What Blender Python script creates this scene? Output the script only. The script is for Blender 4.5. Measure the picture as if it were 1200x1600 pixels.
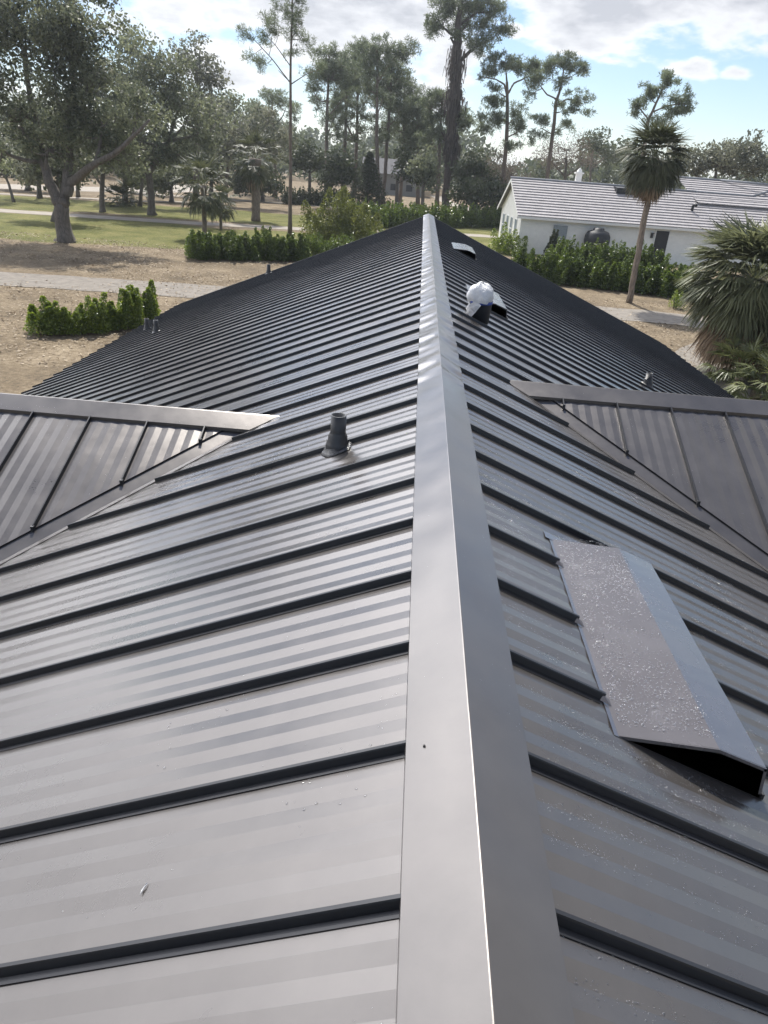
import bpy, math, random
import numpy as np
from mathutils import Vector, Matrix

for o in list(bpy.data.objects):
    bpy.data.objects.remove(o)
scene = bpy.context.scene
COL = scene.collection
HAZE = .00028
ZR = 5.5                                   # ridge height above the ground
# ------------------------------------------------------------------ camera
FPX, PITCH, ROLL, YAW = 1112.96, 0.4566, 0.0769, -0.0178
CAM = np.array([-0.2192, 0.0, 1.222 + ZR])
cy_, sy_, cp_, sp_ = math.cos(YAW), math.sin(YAW), math.cos(PITCH), math.sin(PITCH)
FW = np.array([sy_*cp_, cy_*cp_, -sp_]); R0 = np.array([cy_, -sy_, 0.0]); U0 = np.cross(R0, FW)
RT = math.cos(ROLL)*R0 + math.sin(ROLL)*U0
UP = -math.sin(ROLL)*R0 + math.cos(ROLL)*U0
cd = bpy.data.cameras.new("camera"); cam = bpy.data.objects.new("camera", cd); COL.objects.link(cam)
cd.sensor_fit = 'VERTICAL'; cd.sensor_height = 24.0; cd.lens = FPX/1600*24.0
cd.clip_start = 0.05; cd.clip_end = 6000
M = Matrix.Identity(4)
for i in range(3):
    M[i][0] = RT[i]; M[i][1] = UP[i]; M[i][2] = -FW[i]; M[i][3] = CAM[i]
cam.matrix_world = M
scene.camera = cam
scene.cycles.use_denoising = True
scene.cycles.denoising_prefilter = 'ACCURATE'
scene.cycles.denoising_input_passes = 'RGB_ALBEDO_NORMAL'

# ------------------------------------------------------------------ sky, sun, exposure
SUN_EL, SUN_AZ = math.radians(54), math.radians(-13)      # azimuth from +Y towards +X
sund = Vector((math.sin(SUN_AZ)*math.cos(SUN_EL), math.cos(SUN_AZ)*math.cos(SUN_EL), math.sin(SUN_EL)))
sl = bpy.data.lights.new("sun", 'SUN'); sl.energy = 4.2; sl.angle = math.radians(0.5); sl.color = (1.0, 0.955, 0.88)
so = bpy.data.objects.new("sun", sl); COL.objects.link(so)
so.rotation_euler = sund.to_track_quat('Z', 'Y').to_euler(); so.location = (0, 0, 60)
world = bpy.data.worlds.new("World"); scene.world = world; world.use_nodes = True
nt = world.node_tree; nt.nodes.clear()
def N(nt, t, **k):
    n = nt.nodes.new(t)
    for a, b in k.items(): setattr(n, a, b)
    return n
def math_(nt, op, a, b=None, c=None, clamp=False):
    n = N(nt, 'ShaderNodeMath', operation=op, use_clamp=clamp)
    for i, v in enumerate((a, b, c)):
        if v is None: continue
        if isinstance(v, (int, float)): n.inputs[i].default_value = v
        else: nt.links.new(v, n.inputs[i])
    return n.outputs[0]
sky = N(nt, 'ShaderNodeTexSky', sky_type='NISHITA', sun_disc=False)
sky.sun_elevation = SUN_EL; sky.sun_rotation = SUN_AZ; sky.altitude = 0
sky.air_density = 1.0; sky.dust_density = 0.3; sky.ozone_density = 1.5
SKY_STR = 0.08
tc = N(nt, 'ShaderNodeTexCoord'); sep = N(nt, 'ShaderNodeSeparateXYZ'); nt.links.new(tc.outputs['Generated'], sep.inputs[0])
az = math_(nt, 'ARCTAN2', sep.outputs[0], sep.outputs[1])
el = math_(nt, 'ARCSINE', sep.outputs[2])
comb = N(nt, 'ShaderNodeCombineXYZ'); nt.links.new(az, comb.inputs[0]); nt.links.new(math_(nt, 'MULTIPLY', el, 2.6), comb.inputs[1])
def noise(nt, vec, scale, detail=6, rough=0.55, dist=0.0, dim='3D'):
    n = N(nt, 'ShaderNodeTexNoise', noise_dimensions=dim)
    n.inputs['Scale'].default_value = scale; n.inputs['Detail'].default_value = detail
    n.inputs['Roughness'].default_value = rough; n.inputs['Distortion'].default_value = dist
    if vec is not None: nt.links.new(vec, n.inputs['Vector'])
    return n.outputs['Fac']
def pxdir(x, y):
    r = FW + (x-600)/FPX*RT - (y-800)/FPX*UP
    return r/np.linalg.norm(r)
def azel(x, y):
    r = pxdir(x, y); return math.atan2(r[0], r[1]), math.asin(r[2])
# cloud banks: centre (photo px), half sizes (px), weight
CB = [(1010,10,240,62,1.15),(860,-40,160,70,1.0),(1075,106,48,20,1.0),(1150,112,26,13,.9),(985,122,36,12,.62),(1000,140,34,10,.5),
      (560,20,190,75,1.1),(300,20,150,40,.9),(380,95,130,50,.85),(700,110,60,75,.95),(803,45,22,16,1.0),(200,30,110,40,.8),(60,120,160,50,.6),
      (620,130,120,60,.8),(1175,30,60,40,.9),(925,118,20,8,.45),(490,-30,300,60,.9)]
acc = None
for (x, y, rx, ry, w) in CB:
    a, e = azel(x, y)
    rx /= FPX*1.0; ry /= FPX*1.0
    dx = math_(nt, 'DIVIDE', math_(nt, 'SUBTRACT', az, a), rx)
    dy = math_(nt, 'DIVIDE', math_(nt, 'SUBTRACT', el, e), ry)
    r2 = math_(nt, 'ADD', math_(nt, 'MULTIPLY', dx, dx), math_(nt, 'MULTIPLY', dy, dy))
    g = math_(nt, 'MULTIPLY', math_(nt, 'POWER', 2.718, math_(nt, 'MULTIPLY', r2, -0.8)), w)
    acc = g if acc is None else math_(nt, 'MAXIMUM', acc, g)
# elsewhere: out-of-view clouds all round, thickened to grey the roof's reflections
ele = N(nt, 'ShaderNodeMapRange'); nt.links.new(el, ele.inputs[0]); ele.inputs[1].default_value = .27; ele.inputs[2].default_value = .42
def mrange(v, a, b, c, d):
    n = N(nt, 'ShaderNodeMapRange', interpolation_type='SMOOTHSTEP'); nt.links.new(v, n.inputs[0])
    for i, q in enumerate((a, b, c, d)): n.inputs[i+1].default_value = q
    return n.outputs[0]
lft = math_(nt, 'MULTIPLY', mrange(az, -2.3, -1.7, 0, 1), mrange(az, -.2, .25, 1, 0))      # unseen bright cloud deck, added on the left to light the left roof slope
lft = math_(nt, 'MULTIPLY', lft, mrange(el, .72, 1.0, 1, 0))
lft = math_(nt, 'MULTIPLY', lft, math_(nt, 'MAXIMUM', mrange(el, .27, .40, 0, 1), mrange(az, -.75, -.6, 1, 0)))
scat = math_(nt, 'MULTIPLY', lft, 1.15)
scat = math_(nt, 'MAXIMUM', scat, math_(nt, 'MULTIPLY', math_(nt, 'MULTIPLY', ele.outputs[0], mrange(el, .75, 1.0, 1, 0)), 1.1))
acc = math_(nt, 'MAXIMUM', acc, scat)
n1 = noise(nt, comb.outputs[0], 9.0, 9, .58)
n2 = noise(nt, comb.outputs[0], 5.0, 5, .5)
dens = math_(nt, 'ADD', acc, math_(nt, 'MULTIPLY', math_(nt, 'SUBTRACT', n1, .5), 2.1))
mr = N(nt, 'ShaderNodeMapRange', interpolation_type='SMOOTHSTEP'); nt.links.new(dens, mr.inputs[0])
mr.inputs[1].default_value = .52; mr.inputs[2].default_value = .84
shade = N(nt, 'ShaderNodeMapRange'); nt.links.new(math_(nt, 'ADD', dens, math_(nt, 'MULTIPLY', n2, .5)), shade.inputs[0])
shade.inputs[1].default_value = .9; shade.inputs[2].default_value = 1.45
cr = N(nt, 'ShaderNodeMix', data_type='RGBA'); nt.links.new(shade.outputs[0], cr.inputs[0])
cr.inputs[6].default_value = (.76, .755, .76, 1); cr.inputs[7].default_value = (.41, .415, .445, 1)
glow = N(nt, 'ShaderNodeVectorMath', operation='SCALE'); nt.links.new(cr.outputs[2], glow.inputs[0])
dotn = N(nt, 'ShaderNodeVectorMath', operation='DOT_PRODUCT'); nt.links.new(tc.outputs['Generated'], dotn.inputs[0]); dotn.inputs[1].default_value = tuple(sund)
sunny = math_(nt, 'POWER', math_(nt, 'MAXIMUM', dotn.outputs['Value'], 0.0), 5.0)          # the added deck is brighter nearer the sun, to band the roof's sheen
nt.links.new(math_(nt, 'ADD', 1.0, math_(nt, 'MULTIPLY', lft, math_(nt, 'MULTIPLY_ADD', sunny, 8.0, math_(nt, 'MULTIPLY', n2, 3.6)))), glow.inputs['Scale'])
skym = N(nt, 'ShaderNodeVectorMath', operation='SCALE'); nt.links.new(sky.outputs[0], skym.inputs[0]); skym.inputs['Scale'].default_value = 1.0
tint = N(nt, 'ShaderNodeVectorMath', operation='MULTIPLY'); nt.links.new(skym.outputs[0], tint.inputs[0]); tint.inputs[1].default_value = (SKY_STR*.95, SKY_STR*1.0, SKY_STR*1.12)
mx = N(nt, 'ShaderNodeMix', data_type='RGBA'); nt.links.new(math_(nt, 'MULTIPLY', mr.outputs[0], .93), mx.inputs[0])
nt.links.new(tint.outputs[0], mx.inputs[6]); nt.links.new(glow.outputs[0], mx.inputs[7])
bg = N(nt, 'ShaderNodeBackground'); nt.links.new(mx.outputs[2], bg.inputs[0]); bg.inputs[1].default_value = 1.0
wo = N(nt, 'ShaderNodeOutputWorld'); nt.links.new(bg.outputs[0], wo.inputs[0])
vs = scene.view_settings; vs.view_transform = 'Standard'; vs.look = 'None'; vs.exposure = 0.62; vs.gamma = 1.0

# ------------------------------------------------------------------ helpers
def W(px, py, Y):
    """world point seen at photo pixel (px,py) on the plane y = Y"""
    r = FW + (px-600)/FPX*RT - (py-800)/FPX*UP
    t = (Y-CAM[1])/r[1]; return CAM + t*r
def G(px, py, z=0.0):
    r = FW + (px-600)/FPX*RT - (py-800)/FPX*UP
    t = (z-CAM[2])/r[2]; return CAM + t*r
def mpp(Y):                                   # metres per photo pixel at depth Y (near the horizon)
    return Y/cp_/FPX*0.94
def tag(o, label=None, cat=None, group=None, kind=None):
    if label: o['label'] = label
    if cat: o['category'] = cat
    if group: o['group'] = group
    if kind: o['kind'] = kind
    return o
def empty(name, loc=(0, 0, 0), **k):
    o = bpy.data.objects.new(name, None); COL.objects.link(o); o.location = loc; o.empty_display_size = .2
    return tag(o, **k)
def link(name, me, mat, parent=None, loc=None):
    o = bpy.data.objects.new(name, me); COL.objects.link(o)
    if mat is not None: me.materials.append(mat)
    if loc is not None: o.location = loc
    if parent is not None:
        o.parent = parent
        if parent.parent is None: o.matrix_parent_inverse = Matrix.Translation(-Vector(parent.matrix_basis.translation))
    return o
class MB:
    def __init__(s): s.v = []; s.f = []; s.sm = []
    def add(s, vs, fs, smooth=False):
        n = len(s.v); s.v.extend([tuple(map(float, v)) for v in vs]); s.f.extend([tuple(i+n for i in f) for f in fs]); s.sm.extend([smooth]*len(fs))
    def box(s, lo, hi):
        x0, y0, z0 = lo; x1, y1, z1 = hi
        s.add([(x0,y0,z0),(x1,y0,z0),(x1,y1,z0),(x0,y1,z0),(x0,y0,z1),(x1,y0,z1),(x1,y1,z1),(x0,y1,z1)],
              [(0,3,2,1),(4,5,6,7),(0,1,5,4),(1,2,6,5),(2,3,7,6),(3,0,4,7)])
    def obox(s, c, ax, ay, az):              # centre + half axes
        c, ax, ay, az = map(np.array, (c, ax, ay, az))
        vs = [c+i*ax+j*ay+k*az for k in (-1, 1) for (i, j) in ((-1,-1),(1,-1),(1,1),(-1,1))]
        s.add(vs, [(0,3,2,1),(4,5,6,7),(0,1,5,4),(1,2,6,5),(2,3,7,6),(3,0,4,7)])
    def prism(s, a, b):                      # two matching loops
        n = len(a); s.add(list(a)+list(b), [tuple(range(n-1, -1, -1)), tuple(range(n, 2*n))]+[(i, (i+1) % n, n+(i+1) % n, n+i) for i in range(n)])
    def tube(s, pts, rad, n=7, cap=True):
        pts = [np.array(p, float) for p in pts]; rings = []
        up = np.array([0.31, 0.17, .93])
        for i, p in enumerate(pts):
            d = pts[min(i+1, len(pts)-1)]-pts[max(i-1, 0)]; d = d/(np.linalg.norm(d)+1e-9)
            a = np.cross(d, up if abs(d[2]) < .9 else np.array([1.0, 0.2, 0])); a /= np.linalg.norm(a); b = np.cross(d, a)
            r = rad[i] if hasattr(rad, '__len__') else rad
            rings.append([p+r*(math.cos(2*math.pi*k/n)*a+math.sin(2*math.pi*k/n)*b) for k in range(n)])
        vs = [v for r in rings for v in r]; fs = []
        for i in range(len(rings)-1):
            for k in range(n): fs.append((i*n+k, i*n+(k+1) % n, (i+1)*n+(k+1) % n, (i+1)*n+k))
        if cap: fs.append(tuple(range(n-1, -1, -1))); fs.append(tuple((len(rings)-1)*n+k for k in range(n)))
        s.add(vs, fs, True)
    def lathe(s, c, prof, n=20, axis=None):
        c = np.array(c, float)
        vs = [(c[0]+r*math.cos(2*math.pi*k/n), c[1]+r*math.sin(2*math.pi*k/n), c[2]+z) for r, z in prof for k in range(n)]
        fs = [(i*n+k, i*n+(k+1) % n, (i+1)*n+(k+1) % n, (i+1)*n+k) for i in range(len(prof)-1) for k in range(n)]
        s.add(vs, fs, True)
    def build(s, name, mat, parent=None):
        me = bpy.data.meshes.new(name); me.from_pydata(s.v, [], s.f); me.update()
        me.polygons.foreach_set('use_smooth', s.sm)
        return link(name, me, mat, parent)
def quads_mesh(name, Q, tint, mat, parent=None):
    """Q: (n,4,3) array of quads, tint: (n,) -> one mesh"""
    Q = np.asarray(Q, np.float32); n = len(Q)
    me = bpy.data.meshes.new(name)
    me.vertices.add(n*4); me.vertices.foreach_set('co', Q.reshape(-1))
    me.loops.add(n*4); me.loops.foreach_set('vertex_index', np.arange(n*4, dtype=np.int32))
    me.polygons.add(n); me.polygons.foreach_set('loop_start', np.arange(0, n*4, 4, dtype=np.int32))
    try: me.polygons.foreach_set('loop_total', np.full(n, 4, dtype=np.int32))
    except Exception: pass
    at = me.attributes.new('tint', 'FLOAT', 'POINT'); at.data.foreach_set('value', np.repeat(np.asarray(tint, np.float32), 4))
    me.update(calc_edges=True)
    return link(name, me, mat, parent)

# ------------------------------------------------------------------ materials
def mat_new(name):
    m = bpy.data.materials.new(name); m.use_nodes = True; nt = m.node_tree
    b = nt.nodes['Principled BSDF']; return m, nt, b
def objco(nt): return N(nt, 'ShaderNodeTexCoord').outputs['Object']
def ramp(nt, fac, stops):
    r = N(nt, 'ShaderNodeValToRGB'); nt.links.new(fac, r.inputs[0]); e = r.color_ramp.elements
    while len(e) < len(stops): e.new(.5)
    for i, (p, c) in enumerate(stops): e[i].position = p; e[i].color = (*c, 1)
    return r.outputs[0]
def bump(nt, b, h, strength, dist=.01):
    n = N(nt, 'ShaderNodeBump'); n.inputs['Strength'].default_value = strength; n.inputs['Distance'].default_value = dist
    nt.links.new(h, n.inputs['Height']); nt.links.new(n.outputs[0], b.inputs['Normal'])
def simple(name, col, rough=.6, metal=0.0, var=.12, scale=6.0, bmp=0.0, spec=.5, dark=None):
    m, nt, b = mat_new(name)
    c = np.array(col); f = noise(nt, objco(nt), scale, 5, .6)
    nt.links.new(ramp(nt, f, [(.3, tuple(c*(1-var))), (.7, tuple(np.minimum(c*(1+var), 1)))]), b.inputs['Base Color'])
    b.inputs['Roughness'].default_value = rough; b.inputs['Metallic'].default_value = metal
    b.inputs['Specular IOR Level'].default_value = spec
    if bmp: bump(nt, b, noise(nt, objco(nt), scale*6, 4, .6), bmp)
    return m
def roof_metal(name, col=(.112, .1035, .098), r0=.25, r1=.36, metal=.6, spec=.5, stretch=(1, 1, 1), coat=.5):
    m, nt, b = mat_new(name)
    co = objco(nt); mp = N(nt, 'ShaderNodeMapping'); nt.links.new(co, mp.inputs[0]); mp.inputs['Scale'].default_value = stretch
    f1 = noise(nt, mp.outputs[0], 1.3, 5, .6); f2 = noise(nt, co, 320, 2, .5); f3 = noise(nt, mp.outputs[0], 7, 4, .65)
    c = np.array(col)
    mixf = math_(nt, 'ADD', math_(nt, 'MULTIPLY', f1, .6), math_(nt, 'MULTIPLY', f3, .4))
    nt.links.new(ramp(nt, mixf, [(.32, tuple(c*.86)), (.68, tuple(c*1.14))]), b.inputs['Base Color'])
    rr = N(nt, 'ShaderNodeMapRange'); nt.links.new(mixf, rr.inputs[0]); rr.inputs[1].default_value = .35; rr.inputs[2].default_value = .65
    rr.inputs[3].default_value = r0; rr.inputs[4].default_value = r1; nt.links.new(rr.outputs[0], b.inputs['Roughness'])
    b.inputs['Metallic'].default_value = metal; b.inputs['Specular IOR Level'].default_value = spec
    b.inputs['Coat Weight'].default_value = coat; b.inputs['Coat Roughness'].default_value = .16
    hh = math_(nt, 'ADD', math_(nt, 'MULTIPLY', f2, .10), math_(nt, 'MULTIPLY', f3, 1.0))
    bump(nt, b, hh, .12, .004)
    return m
def foliage(name, c1, c2, rough=.5, trans=.35, spec=.4):
    m, nt, b = mat_new(name)
    a = N(nt, 'ShaderNodeAttribute', attribute_name='tint')
    col = ramp(nt, a.outputs['Fac'], [(0, c1), (1, c2)])
    nt.links.new(col, b.inputs['Base Color']); b.inputs['Roughness'].default_value = rough; b.inputs['Specular IOR Level'].default_value = spec
    tr = N(nt, 'ShaderNodeBsdfTranslucent'); h = N(nt, 'ShaderNodeHueSaturation'); nt.links.new(col, h.inputs['Color'])
    h.inputs['Value'].default_value = 1.6; h.inputs['Saturation'].default_value = 1.15; h.inputs['Hue'].default_value = .485
    nt.links.new(h.outputs[0], tr.inputs[0])
    ms = N(nt, 'ShaderNodeMixShader'); ms.inputs[0].default_value = trans
    nt.links.new(b.outputs[0], ms.inputs[1]); nt.links.new(tr.outputs[0], ms.inputs[2])
    nt.links.new(ms.outputs[0], nt.nodes['Material Output'].inputs['Surface'])
    return m
def bark(name, c=(.13, .115, .10)):
    m, nt, b = mat_new(name)
    mp = N(nt, 'ShaderNodeMapping'); nt.links.new(objco(nt), mp.inputs[0]); mp.inputs['Scale'].default_value = (3, 3, .7)
    f = noise(nt, mp.outputs[0], 3.5, 6, .7); c = np.array(c)
    nt.links.new(ramp(nt, f, [(.3, tuple(c*.5)), (.7, tuple(c*1.5))]), b.inputs['Base Color']); b.inputs['Roughness'].default_value = .9
    bump(nt, b, f, .8, .05)
    return m

M_ROOF = roof_metal('charcoal_roof_metal')
M_SEAM = roof_metal('shaded_seam_metal', (.024, .025, .029), .35, .45, metal=.3, spec=.4, coat=.1)  # roof paint darkened, putting the seams' shade into the colour
M_CAP = roof_metal('charcoal_cap_metal', (.108, .100, .095), .28, .38)
M_HOOD = roof_metal('wet_hood_metal', (.145, .138, .148), .20, .32)
M_BLACK = simple('black_cover_and_shade', (.018, .02, .024), .5, var=.2, scale=12)
M_PIPE = simple('dark_painted_pipe', (.03, .032, .036), .4, var=.2, scale=12)
M_SEAL = simple('grey_sealant', (.05, .05, .052), .2, var=.3, scale=40, bmp=.4)
M_WALLH = simple('cream_stucco', (.55, .52, .46), .85, bmp=.2)
M_WHITE = simple('white_stucco', (.80, .79, .76), .85, var=.05, scale=2.5, bmp=.15)
M_TRIM = simple('white_trim', (.74, .74, .72), .6, var=.04)
M_TILE = simple('grey_roof_tile', (.30, .285, .29), .8, var=.16, scale=1.6, bmp=.1)
M_TILEEDGE = simple('dark_tile_ridge', (.20, .21, .23), .8)
M_DARK = simple('dark_glass', (.012, .013, .018), .45)
M_GREYBOX = simple('grey_metal_box', (.25, .28, .30), .5)
M_BAG = simple('white_plastic_bag', (.62, .63, .65), .35, var=.12, scale=14, bmp=.9)
M_DUCT = simple('dark_duct', (.022, .025, .032), .4)
M_BLUE = simple('blue_band', (.03, .07, .30), .45)
M_BARK = bark('grey_bark'); M_BARKP = bark('pine_bark', (.15, .12, .10)); M_BARKS = bark('palm_bark', (.19, .155, .125)); M_VINE = bark('dry_vine', (.08, .065, .06))
F_OAK = foliage('oak_leaf', (.06, .072, .05), (.185, .205, .125), .5, .38, .3)
F_VINEL = foliage('vine_strand', (.035, .03, .03), (.13, .11, .10), .8, .2, .2)
F_SABAL = foliage('sabal_frond', (.03, .038, .02), (.11, .12, .068), .55, .22, .3)
F_CABB = foliage('cabbage_frond', (.05, .06, .032), (.17, .185, .105), .5, .3, .3)
F_OAK2 = foliage('grey_leaf', (.075, .085, .06), (.20, .205, .150), .5, .36, .3)
F_PINE = foliage('pine_needle', (.065, .085, .052), (.17, .20, .125), .55, .4)
F_HEDGE = foliage('hedge_leaf', (.03, .055, .012), (.125, .175, .045), .35, .38, .45)
F_SHRUB = foliage('shrub_leaf', (.04, .075, .016), (.21, .275, .06), .35, .42, .5)
F_BUSH = foliage('bush_leaf', (.06, .08, .02), (.19, .21, .07), .45, .38)
F_PALM = foliage('palm_frond', (.05, .065, .025), (.20, .22, .10), .4, .3, .5)
F_PALMD = foliage('dead_frond', (.10, .07, .045), (.34, .27, .19), .7, .25, .3)
F_DARK = foliage('dark_leaf', (.03, .042, .022), (.085, .10, .055), .5, .28)
F_BROWN = foliage('bare_twig', (.10, .085, .07), (.24, .21, .17), .8, .2, .2)
F_FAR = foliage('far_leaf', (.055, .07, .04), (.13, .15, .09), .6, .25)

# ------------------------------------------------------------------ ground
def region(X, Y, pts):
    """point-in-polygon mask"""
    inside = np.zeros(X.shape, bool); n = len(pts)
    for i in range(n):
        x0, y0 = pts[i]; x1, y1 = pts[(i+1) % n]
        c = ((y0 > Y) != (y1 > Y)) & (X < (x1-x0)*(Y-y0)/(y1-y0+1e-12)+x0); inside ^= c
    return inside
def gp(*px): return [tuple(G(x, y)[:2]) for x, y in px]
xs = np.unique(np.concatenate([np.linspace(-1600, -90, 25), np.arange(-90, 60, .6), np.linspace(60, 1600, 25)]))
ys = np.unique(np.concatenate([np.linspace(-300, 8, 12), np.arange(8, 150, .6), np.geomspace(150, 3500, 30)]))
XX, YY = np.meshgrid(xs, ys)
rs = np.random.RandomState(3)
def smooth_noise(X, Y, s, seed):
    r = np.random.RandomState(seed); o = np.zeros(X.shape)
    for k in range(10):
        a = r.rand()*6.28; f = (.5+r.rand()*1.5)/s; o += np.sin((X*math.cos(a)+Y*math.sin(a))*f*2+r.rand()*6.28)
    return o/5
JX = XX+1.2*smooth_noise(XX, YY, 4, 1); JY = YY+1.2*smooth_noise(XX, YY, 4, 2)
green = np.zeros(XX.shape)
near = Gc = None
g1 = region(JX, JY, [(-120, 54), (-30, 51.5), (-9, 54), (-9, 73), (-41, 69), (-120, 66)])
g2 = region(JX, JY, [(-120, 76), (-41, 74.5), (-9, 79), (20, 92), (14, 104), (-14, 96), (-50, 90), (-120, 96)])
g3 = region(JX, JY, [(-9, 66), (30, 68), (30, 90), (8, 92), (-9, 75)])
green[g1] = .95; green[g2] = .75; green[g3] = .9
green *= np.clip(1.0+.35*smooth_noise(XX, YY, 9, 5), 0, 1)
for k in range(3):                            # soften the borders
    gg = green.copy(); gg[1:-1, 1:-1] = (green[1:-1, 1:-1]*2+green[:-2, 1:-1]+green[2:, 1:-1]+green[1:-1, :-2]+green[1:-1, 2:])/6; green = gg
nv = XX.size; ny, nx = XX.shape
ZZ = np.where(YY > 300, -0.0, 0.0)
me = bpy.data.meshes.new('ground')
idx = np.arange(nv).reshape(ny, nx)
Fq = np.stack([idx[:-1, :-1], idx[:-1, 1:], idx[1:, 1:], idx[1:, :-1]], -1).reshape(-1, 4)
me.from_pydata(np.stack([XX, YY, ZZ], -1).reshape(-1, 3).tolist(), [], Fq.tolist())
at = me.attributes.new('grass', 'FLOAT', 'POINT'); at.data.foreach_set('value', green.reshape(-1).astype(np.float32))
mg, gnt, gb = mat_new('dry_ground')
co = objco(gnt)
na = noise(gnt, co, .35, 8, .7); nb = noise(gnt, co, 5.0, 6, .75); nc = noise(gnt, co, 22, 3, .7)
mix1 = math_(gnt, 'ADD', math_(gnt, 'MULTIPLY', na, .5), math_(gnt, 'MULTIPLY', nb, .5))
tan = ramp(gnt, mix1, [(.38, (.085, .068, .048)), (.5, (.18, .14, .092)), (.62, (.30, .245, .17))])
grn = ramp(gnt, mix1, [(.36, (.055, .062, .02)), (.5, (.125, .13, .04)), (.64, (.24, .205, .09))])
ga = N(gnt, 'ShaderNodeAttribute', attribute_name='grass')
gf = math_(gnt, 'ADD', ga.outputs['Fac'], math_(gnt, 'MULTIPLY', math_(gnt, 'SUBTRACT', nb, .5), 1.1))
gm = N(gnt, 'ShaderNodeMapRange', interpolation_type='SMOOTHSTEP'); gnt.links.new(gf, gm.inputs[0]); gm.inputs[1].default_value = .3; gm.inputs[2].default_value = .7
gx = N(gnt, 'ShaderNodeMix', data_type='RGBA'); gnt.links.new(gm.outputs[0], gx.inputs[0]); gnt.links.new(tan, gx.inputs[6]); gnt.links.new(grn, gx.inputs[7])
# leaf litter specks
sp = N(gnt, 'ShaderNodeMapRange'); gnt.links.new(nc, sp.inputs[0]); sp.inputs[1].default_value = .60; sp.inputs[2].default_value = .66
gx2 = N(gnt, 'ShaderNodeMix', data_type='RGBA'); gnt.links.new(math_(gnt, 'MULTIPLY', sp.outputs[0], .4), gx2.inputs[0]); gnt.links.new(gx.outputs[2], gx2.inputs[6]); gx2.inputs[7].default_value = (.5, .45, .36, 1)
gnt.links.new(gx2.outputs[2], gb.inputs['Base Color']); gb.inputs['Roughness'].default_value = 1.0; gb.inputs['Specular IOR Level'].default_value = .15
bump(gnt, gb, math_(gnt, 'ADD', nb, nc), .9, .05)
tag(link('ground', me, mg), kind='structure')

rs = np.random.RandomState(91); LX = np.concatenate([rs.uniform(-36, -6, 26000), rs.uniform(8, 22, 6000)]); LY = np.concatenate([rs.uniform(22, 56, 26000), rs.uniform(28, 46, 6000)])
kk = smooth_noise(LX, LY, 3.0, 21)+rs.normal(0, .5, len(LX)) > -.1
LX, LY = LX[kk], LY[kk]; n = len(LX); A_ = rs.uniform(0, 6.28, n); S_ = rs.uniform(.03, .085, n); c_, s_ = np.cos(A_)*S_, np.sin(A_)*S_
Z0 = .035+rs.rand(n)*.02; t1, t2 = rs.normal(0, .02, (2, n))
FQ = np.stack([np.stack([LX-c_, LY-s_, Z0], 1), np.stack([LX+s_*.5, LY-c_*.5, Z0+t1], 1), np.stack([LX+c_, LY+s_, Z0+.01], 1), np.stack([LX-s_*.5, LY+c_*.5, Z0+t2], 1)], 1)
tag(quads_mesh('fallen_leaves', FQ, rs.rand(n), foliage('fallen_leaf', (.12, .085, .05), (.40, .33, .235), .7, .1, .3)), 'dry fallen leaves scattered over the ground', 'leaves', kind='stuff')
M_DRIVE = simple('gravel_drive', (.205, .185, .16), .95, var=.22, scale=2.2, bmp=.4, spec=.2)
M_PATH = simple('shell_path', (.30, .27, .23), .95, var=.16, scale=1.4, bmp=.3, spec=.2)
def strip(name, pts, width, z, mat, seed=0):
    rr = random.Random(seed); mb = MB(); P = []
    pts = [np.array(p, float) for p in pts]
    for a, b in zip(pts[:-1], pts[1:]):
        n = max(2, int(np.linalg.norm(b-a)/1.0))
        for k in range(n): P.append(a+(b-a)*k/n)
    P.append(pts[-1])
    for _ in range(6):
        P = [P[0]]+[(P[i-1]+2*P[i]+P[i+1])/4 for i in range(1, len(P)-1)]+[P[-1]]
    L = []
    for i, p in enumerate(P):
        d = P[min(i+1, len(P)-1)]-P[max(i-1, 0)]; d /= np.linalg.norm(d); n = np.array([-d[1], d[0]])
        w = width if not callable(width) else width(p)
        L.append((p+n*(w/2+rr.uniform(-.12, .12)), p-n*(w/2+rr.uniform(-.12, .12))))
    vs = [(*q, z) for pr in L for q in pr]
    mb.add(vs, [(2*i, 2*i+1, 2*i+3, 2*i+2) for i in range(len(L)-1)])
    return tag(mb.build(name, mat), kind='structure')
strip('driveway', [(-120, 26), (-60, 33), (-20.5, 37.0), (-10.5, 37.8), (0, 39.5), (9, 41.3), (15, 41), (26, 37), (45, 30)], 3.9, .02, M_DRIVE, 1)
strip('driveway', [(9.5, 20), (11, 27), (12.2, 30.5), (14.5, 34), (17, 37)], 3.0, .015, M_DRIVE, 4)
strip('path', [(-150, 71), (-80, 70.5), (-40.3, 71.3), (-24, 73.5), (-10.7, 77), (2, 84), (8, 86), (14, 82), (24, 80), (40, 95)], 3.2, .02, M_PATH, 2)
strip('road', [(-220, 85), (-90, 93), (-58, 104), (-45, 118), (-40, 150)], 11, .02, M_PATH, 3)
strip('path', [(-45, 112), (-30, 114), (-18, 116), (-6, 113), (4, 112), (12, 125), (6, 150), (3, 190)], 3.0, .025, M_PATH, 5)
strip('path', [(-100, 84), (-60, 88), (-36, 97), (-28, 106)], 2.0, .025, M_PATH, 6)

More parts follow.
